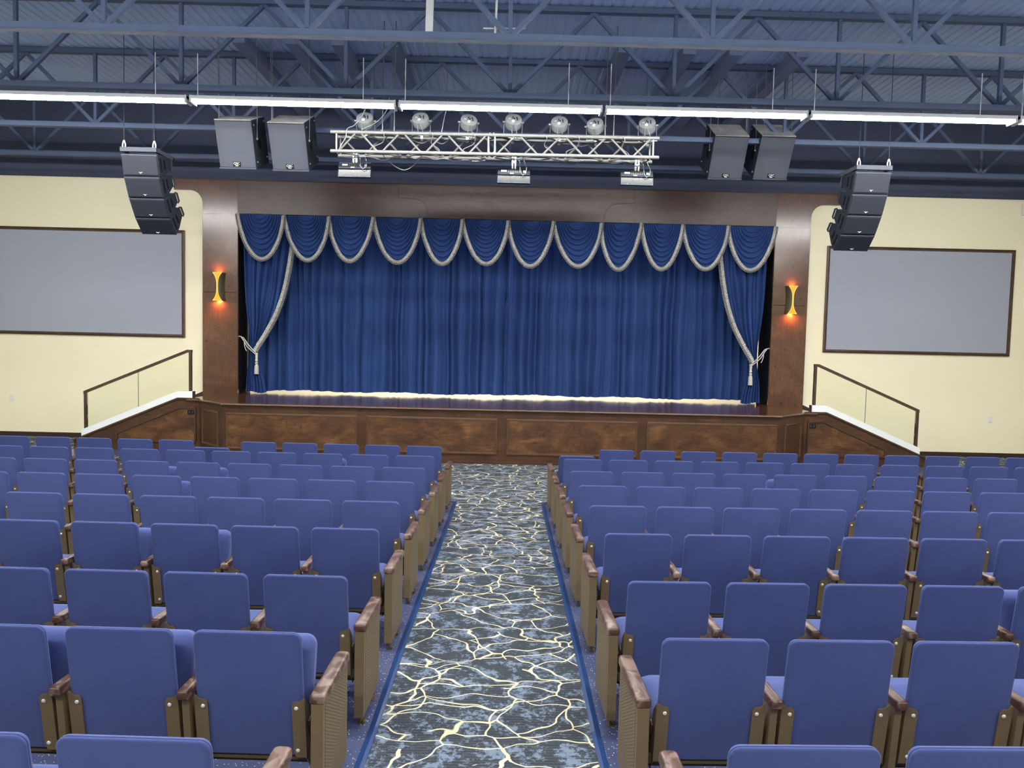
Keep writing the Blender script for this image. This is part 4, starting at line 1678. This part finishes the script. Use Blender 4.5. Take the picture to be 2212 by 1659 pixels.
def build_arm(w, L, y0, front_r=0.04):
    b = NB()
    z0, z1 = 0.553, 0.596
    hw_ = w / 2
    r = 0.012
    rings = []
    for ins, z in ((0.006, z0), (0.0, z0 + 0.006), (0.0, z1 - 0.010), (0.004, z1 - 0.003), (0.010, z1)):
        pts = []
        a = hw_ - ins
        y_0, y_1 = y0 + ins, y0 + L - ins
        for (cx, cy, rr, st_) in ((a - front_r * .5, y_1 - front_r * .5, front_r * .5, 0), (-a + front_r * .5, y_1 - front_r * .5, front_r * .5, 1), (-a + r, y_0 + r, r, 2), (a - r, y_0 + r, r, 3)):
            for k in range(5):
                an = st_ * PI / 2 + PI / 2 * k / 4
                pts.append((cx + rr * math.cos(an), cy + rr * math.sin(an), z))
        rings.append(pts)
    loft(b, rings)
    return mesh('armrest', b, 'arm_wood', True, 40)
ME_ARM = build_arm(0.052, 0.33, -0.005)
ME_ARM_END = build_arm(0.070, 0.47, -0.005)
def build_end():
    b = NB()
    z0, z1 = 0.062, 0.553
    L = 0.44
    box(b, -0.024, 0.024, 0.0, L, z0, z1, 0.003)
    box(b, -0.027, 0.027, -0.002, 0.032, z0, z1, 0.003)
    box(b, -0.027, 0.027, L - 0.02, L + 0.002, z0, z1, 0.003)
    return mesh('end_panel', b, 'bronze')
ME_END = build_end()
def build_face(s):
    b = NB()
    x0, x1 = sorted((s * 0.024, s * 0.0275))
    box(b, x0, x1, 0.034, 0.418, 0.066, 0.549)
    return mesh('panel_insert', b, 'perforated')
ME_FACE = {s: build_face(s) for s in (-1, 1)}
def build_foot():
    b = NB()
    box(b, -0.006, 0.006, 0.05, 0.11, 0.0, 0.10)
    box(b, -0.006, 0.006, 0.32, 0.38, 0.0, 0.10)
    box(b, -0.012, 0.026, 0.045, 0.115, 0.0, 0.006)
    box(b, -0.012, 0.026, 0.315, 0.385, 0.0, 0.006)
    sphere(b, (0.02, 0.06, 0.01), 0.011)
    return mesh('end_foot', b, 'bronze_dark')
ME_FOOT = build_foot()

def make_seat_proto(side, end, raised, low):
    """side -1: block left of the aisle, +1: right.  Each seat owns the standard on its far side from the aisle."""
    root = bpy.data.objects.new('theater_seat', None)
    root.empty_display_size = 0.2
    COL.objects.link(root)
    obj('backrest', ME_BACK_LOW if low else ME_BACK, 'fabric', root)
    obj('seat_cushion', ME_CUSH[raised], 'fabric', root)
    for s in (-1, 1):
        br = obj('hinge_bracket', ME_BR[s], 'bronze', root)
        for k in (0, 1):
            obj('rivet', ME_RV[(s, k)], 'rivet_steel', br)
        obj('hinge_arm', ME_LV[s], 'bronze_dark', root)
    obj('cross_rail', ME_PAN, 'bronze_dark', root)
    o = obj('standard', ME_ST, 'bronze', root)
    o.location = (side * P_ / 2, 0, 0)
    o = obj('armrest', ME_ARM, 'arm_wood', root)
    o.location = (side * P_ / 2, 0, 0)
    if end:
        xe = -side * 0.31
        pn = obj('end_panel', ME_END, 'bronze', root)
        pn.location = (xe, 0, 0)
        obj('panel_insert', ME_FACE[-side], 'perforated', pn)
        o = obj('end_foot', ME_FOOT, 'bronze_dark', root)
        o.location = (xe + side * 0.006, 0, 0)
        o = obj('end_armrest', ME_ARM_END, 'arm_wood', root)
        o.location = (xe, 0, 0)
    reg(root)
    return root

KANG = 0.0211
RAISED = {(2, -1, 0), (2, -1, 1), (2, -1, 2), (2, -1, 3), (4, -1, 2), (4, -1, 3), (6, -1, 4), (7, -1, 4), (7, -1, 5), (7, 1, 4), (8, -1, 2), (3, 1, 4)}
LOWB = {(9, -1, 5), (9, 1, 0)}
protos = {}
used = set()
for ri in range(9):
    row = ri + 1
    y0, z0 = ROWY[ri], ROWZ[ri]
    for side in (-1, 1):
        lim = (0.677 if side < 0 else 0.706) * (y0 + 0.35) + 1.40
        i = 0
        while True:
            xc = 0.74 + (i + 0.5) * P_
            if xc - 0.30 > lim:
                break
            kk = (side, i == 0, (row, side, i) in RAISED, (row, side, i) in LOWB)
            if kk not in protos:
                protos[kk] = make_seat_proto(*kk)
            pr_ = protos[kk]
            if kk not in used:
                sobj = pr_
                used.add(kk)
            else:
                sobj = copy_tree(pr_)
            xx = side * xc
            yy = y0 + KANG * xc + (0.012 if side > 0 else -0.012)
            sobj.location = (xx, yy, zf(y0))
            sobj.rotation_euler = (0, 0, side * KANG)
            fromstage = 9 - ri
            rowtxt = 'front row' if fromstage == 1 else ('rearmost row' if row == 1 else ORD[fromstage - 1] + ' row from the stage')
            st_txt = ''
            if kk[3]:
                st_txt = 'slumped '
            elif kk[2]:
                st_txt = 'folded-up '
            lab = '%sblue theater seat, %s, %s %s of the aisle' % (st_txt, rowtxt, ('first seat' if i == 0 else ORD[i] + ' seat'), 'left' if side < 0 else 'right')
            tag(sobj, lab, 'theater seat', 'blue theater seats')
            i += 1
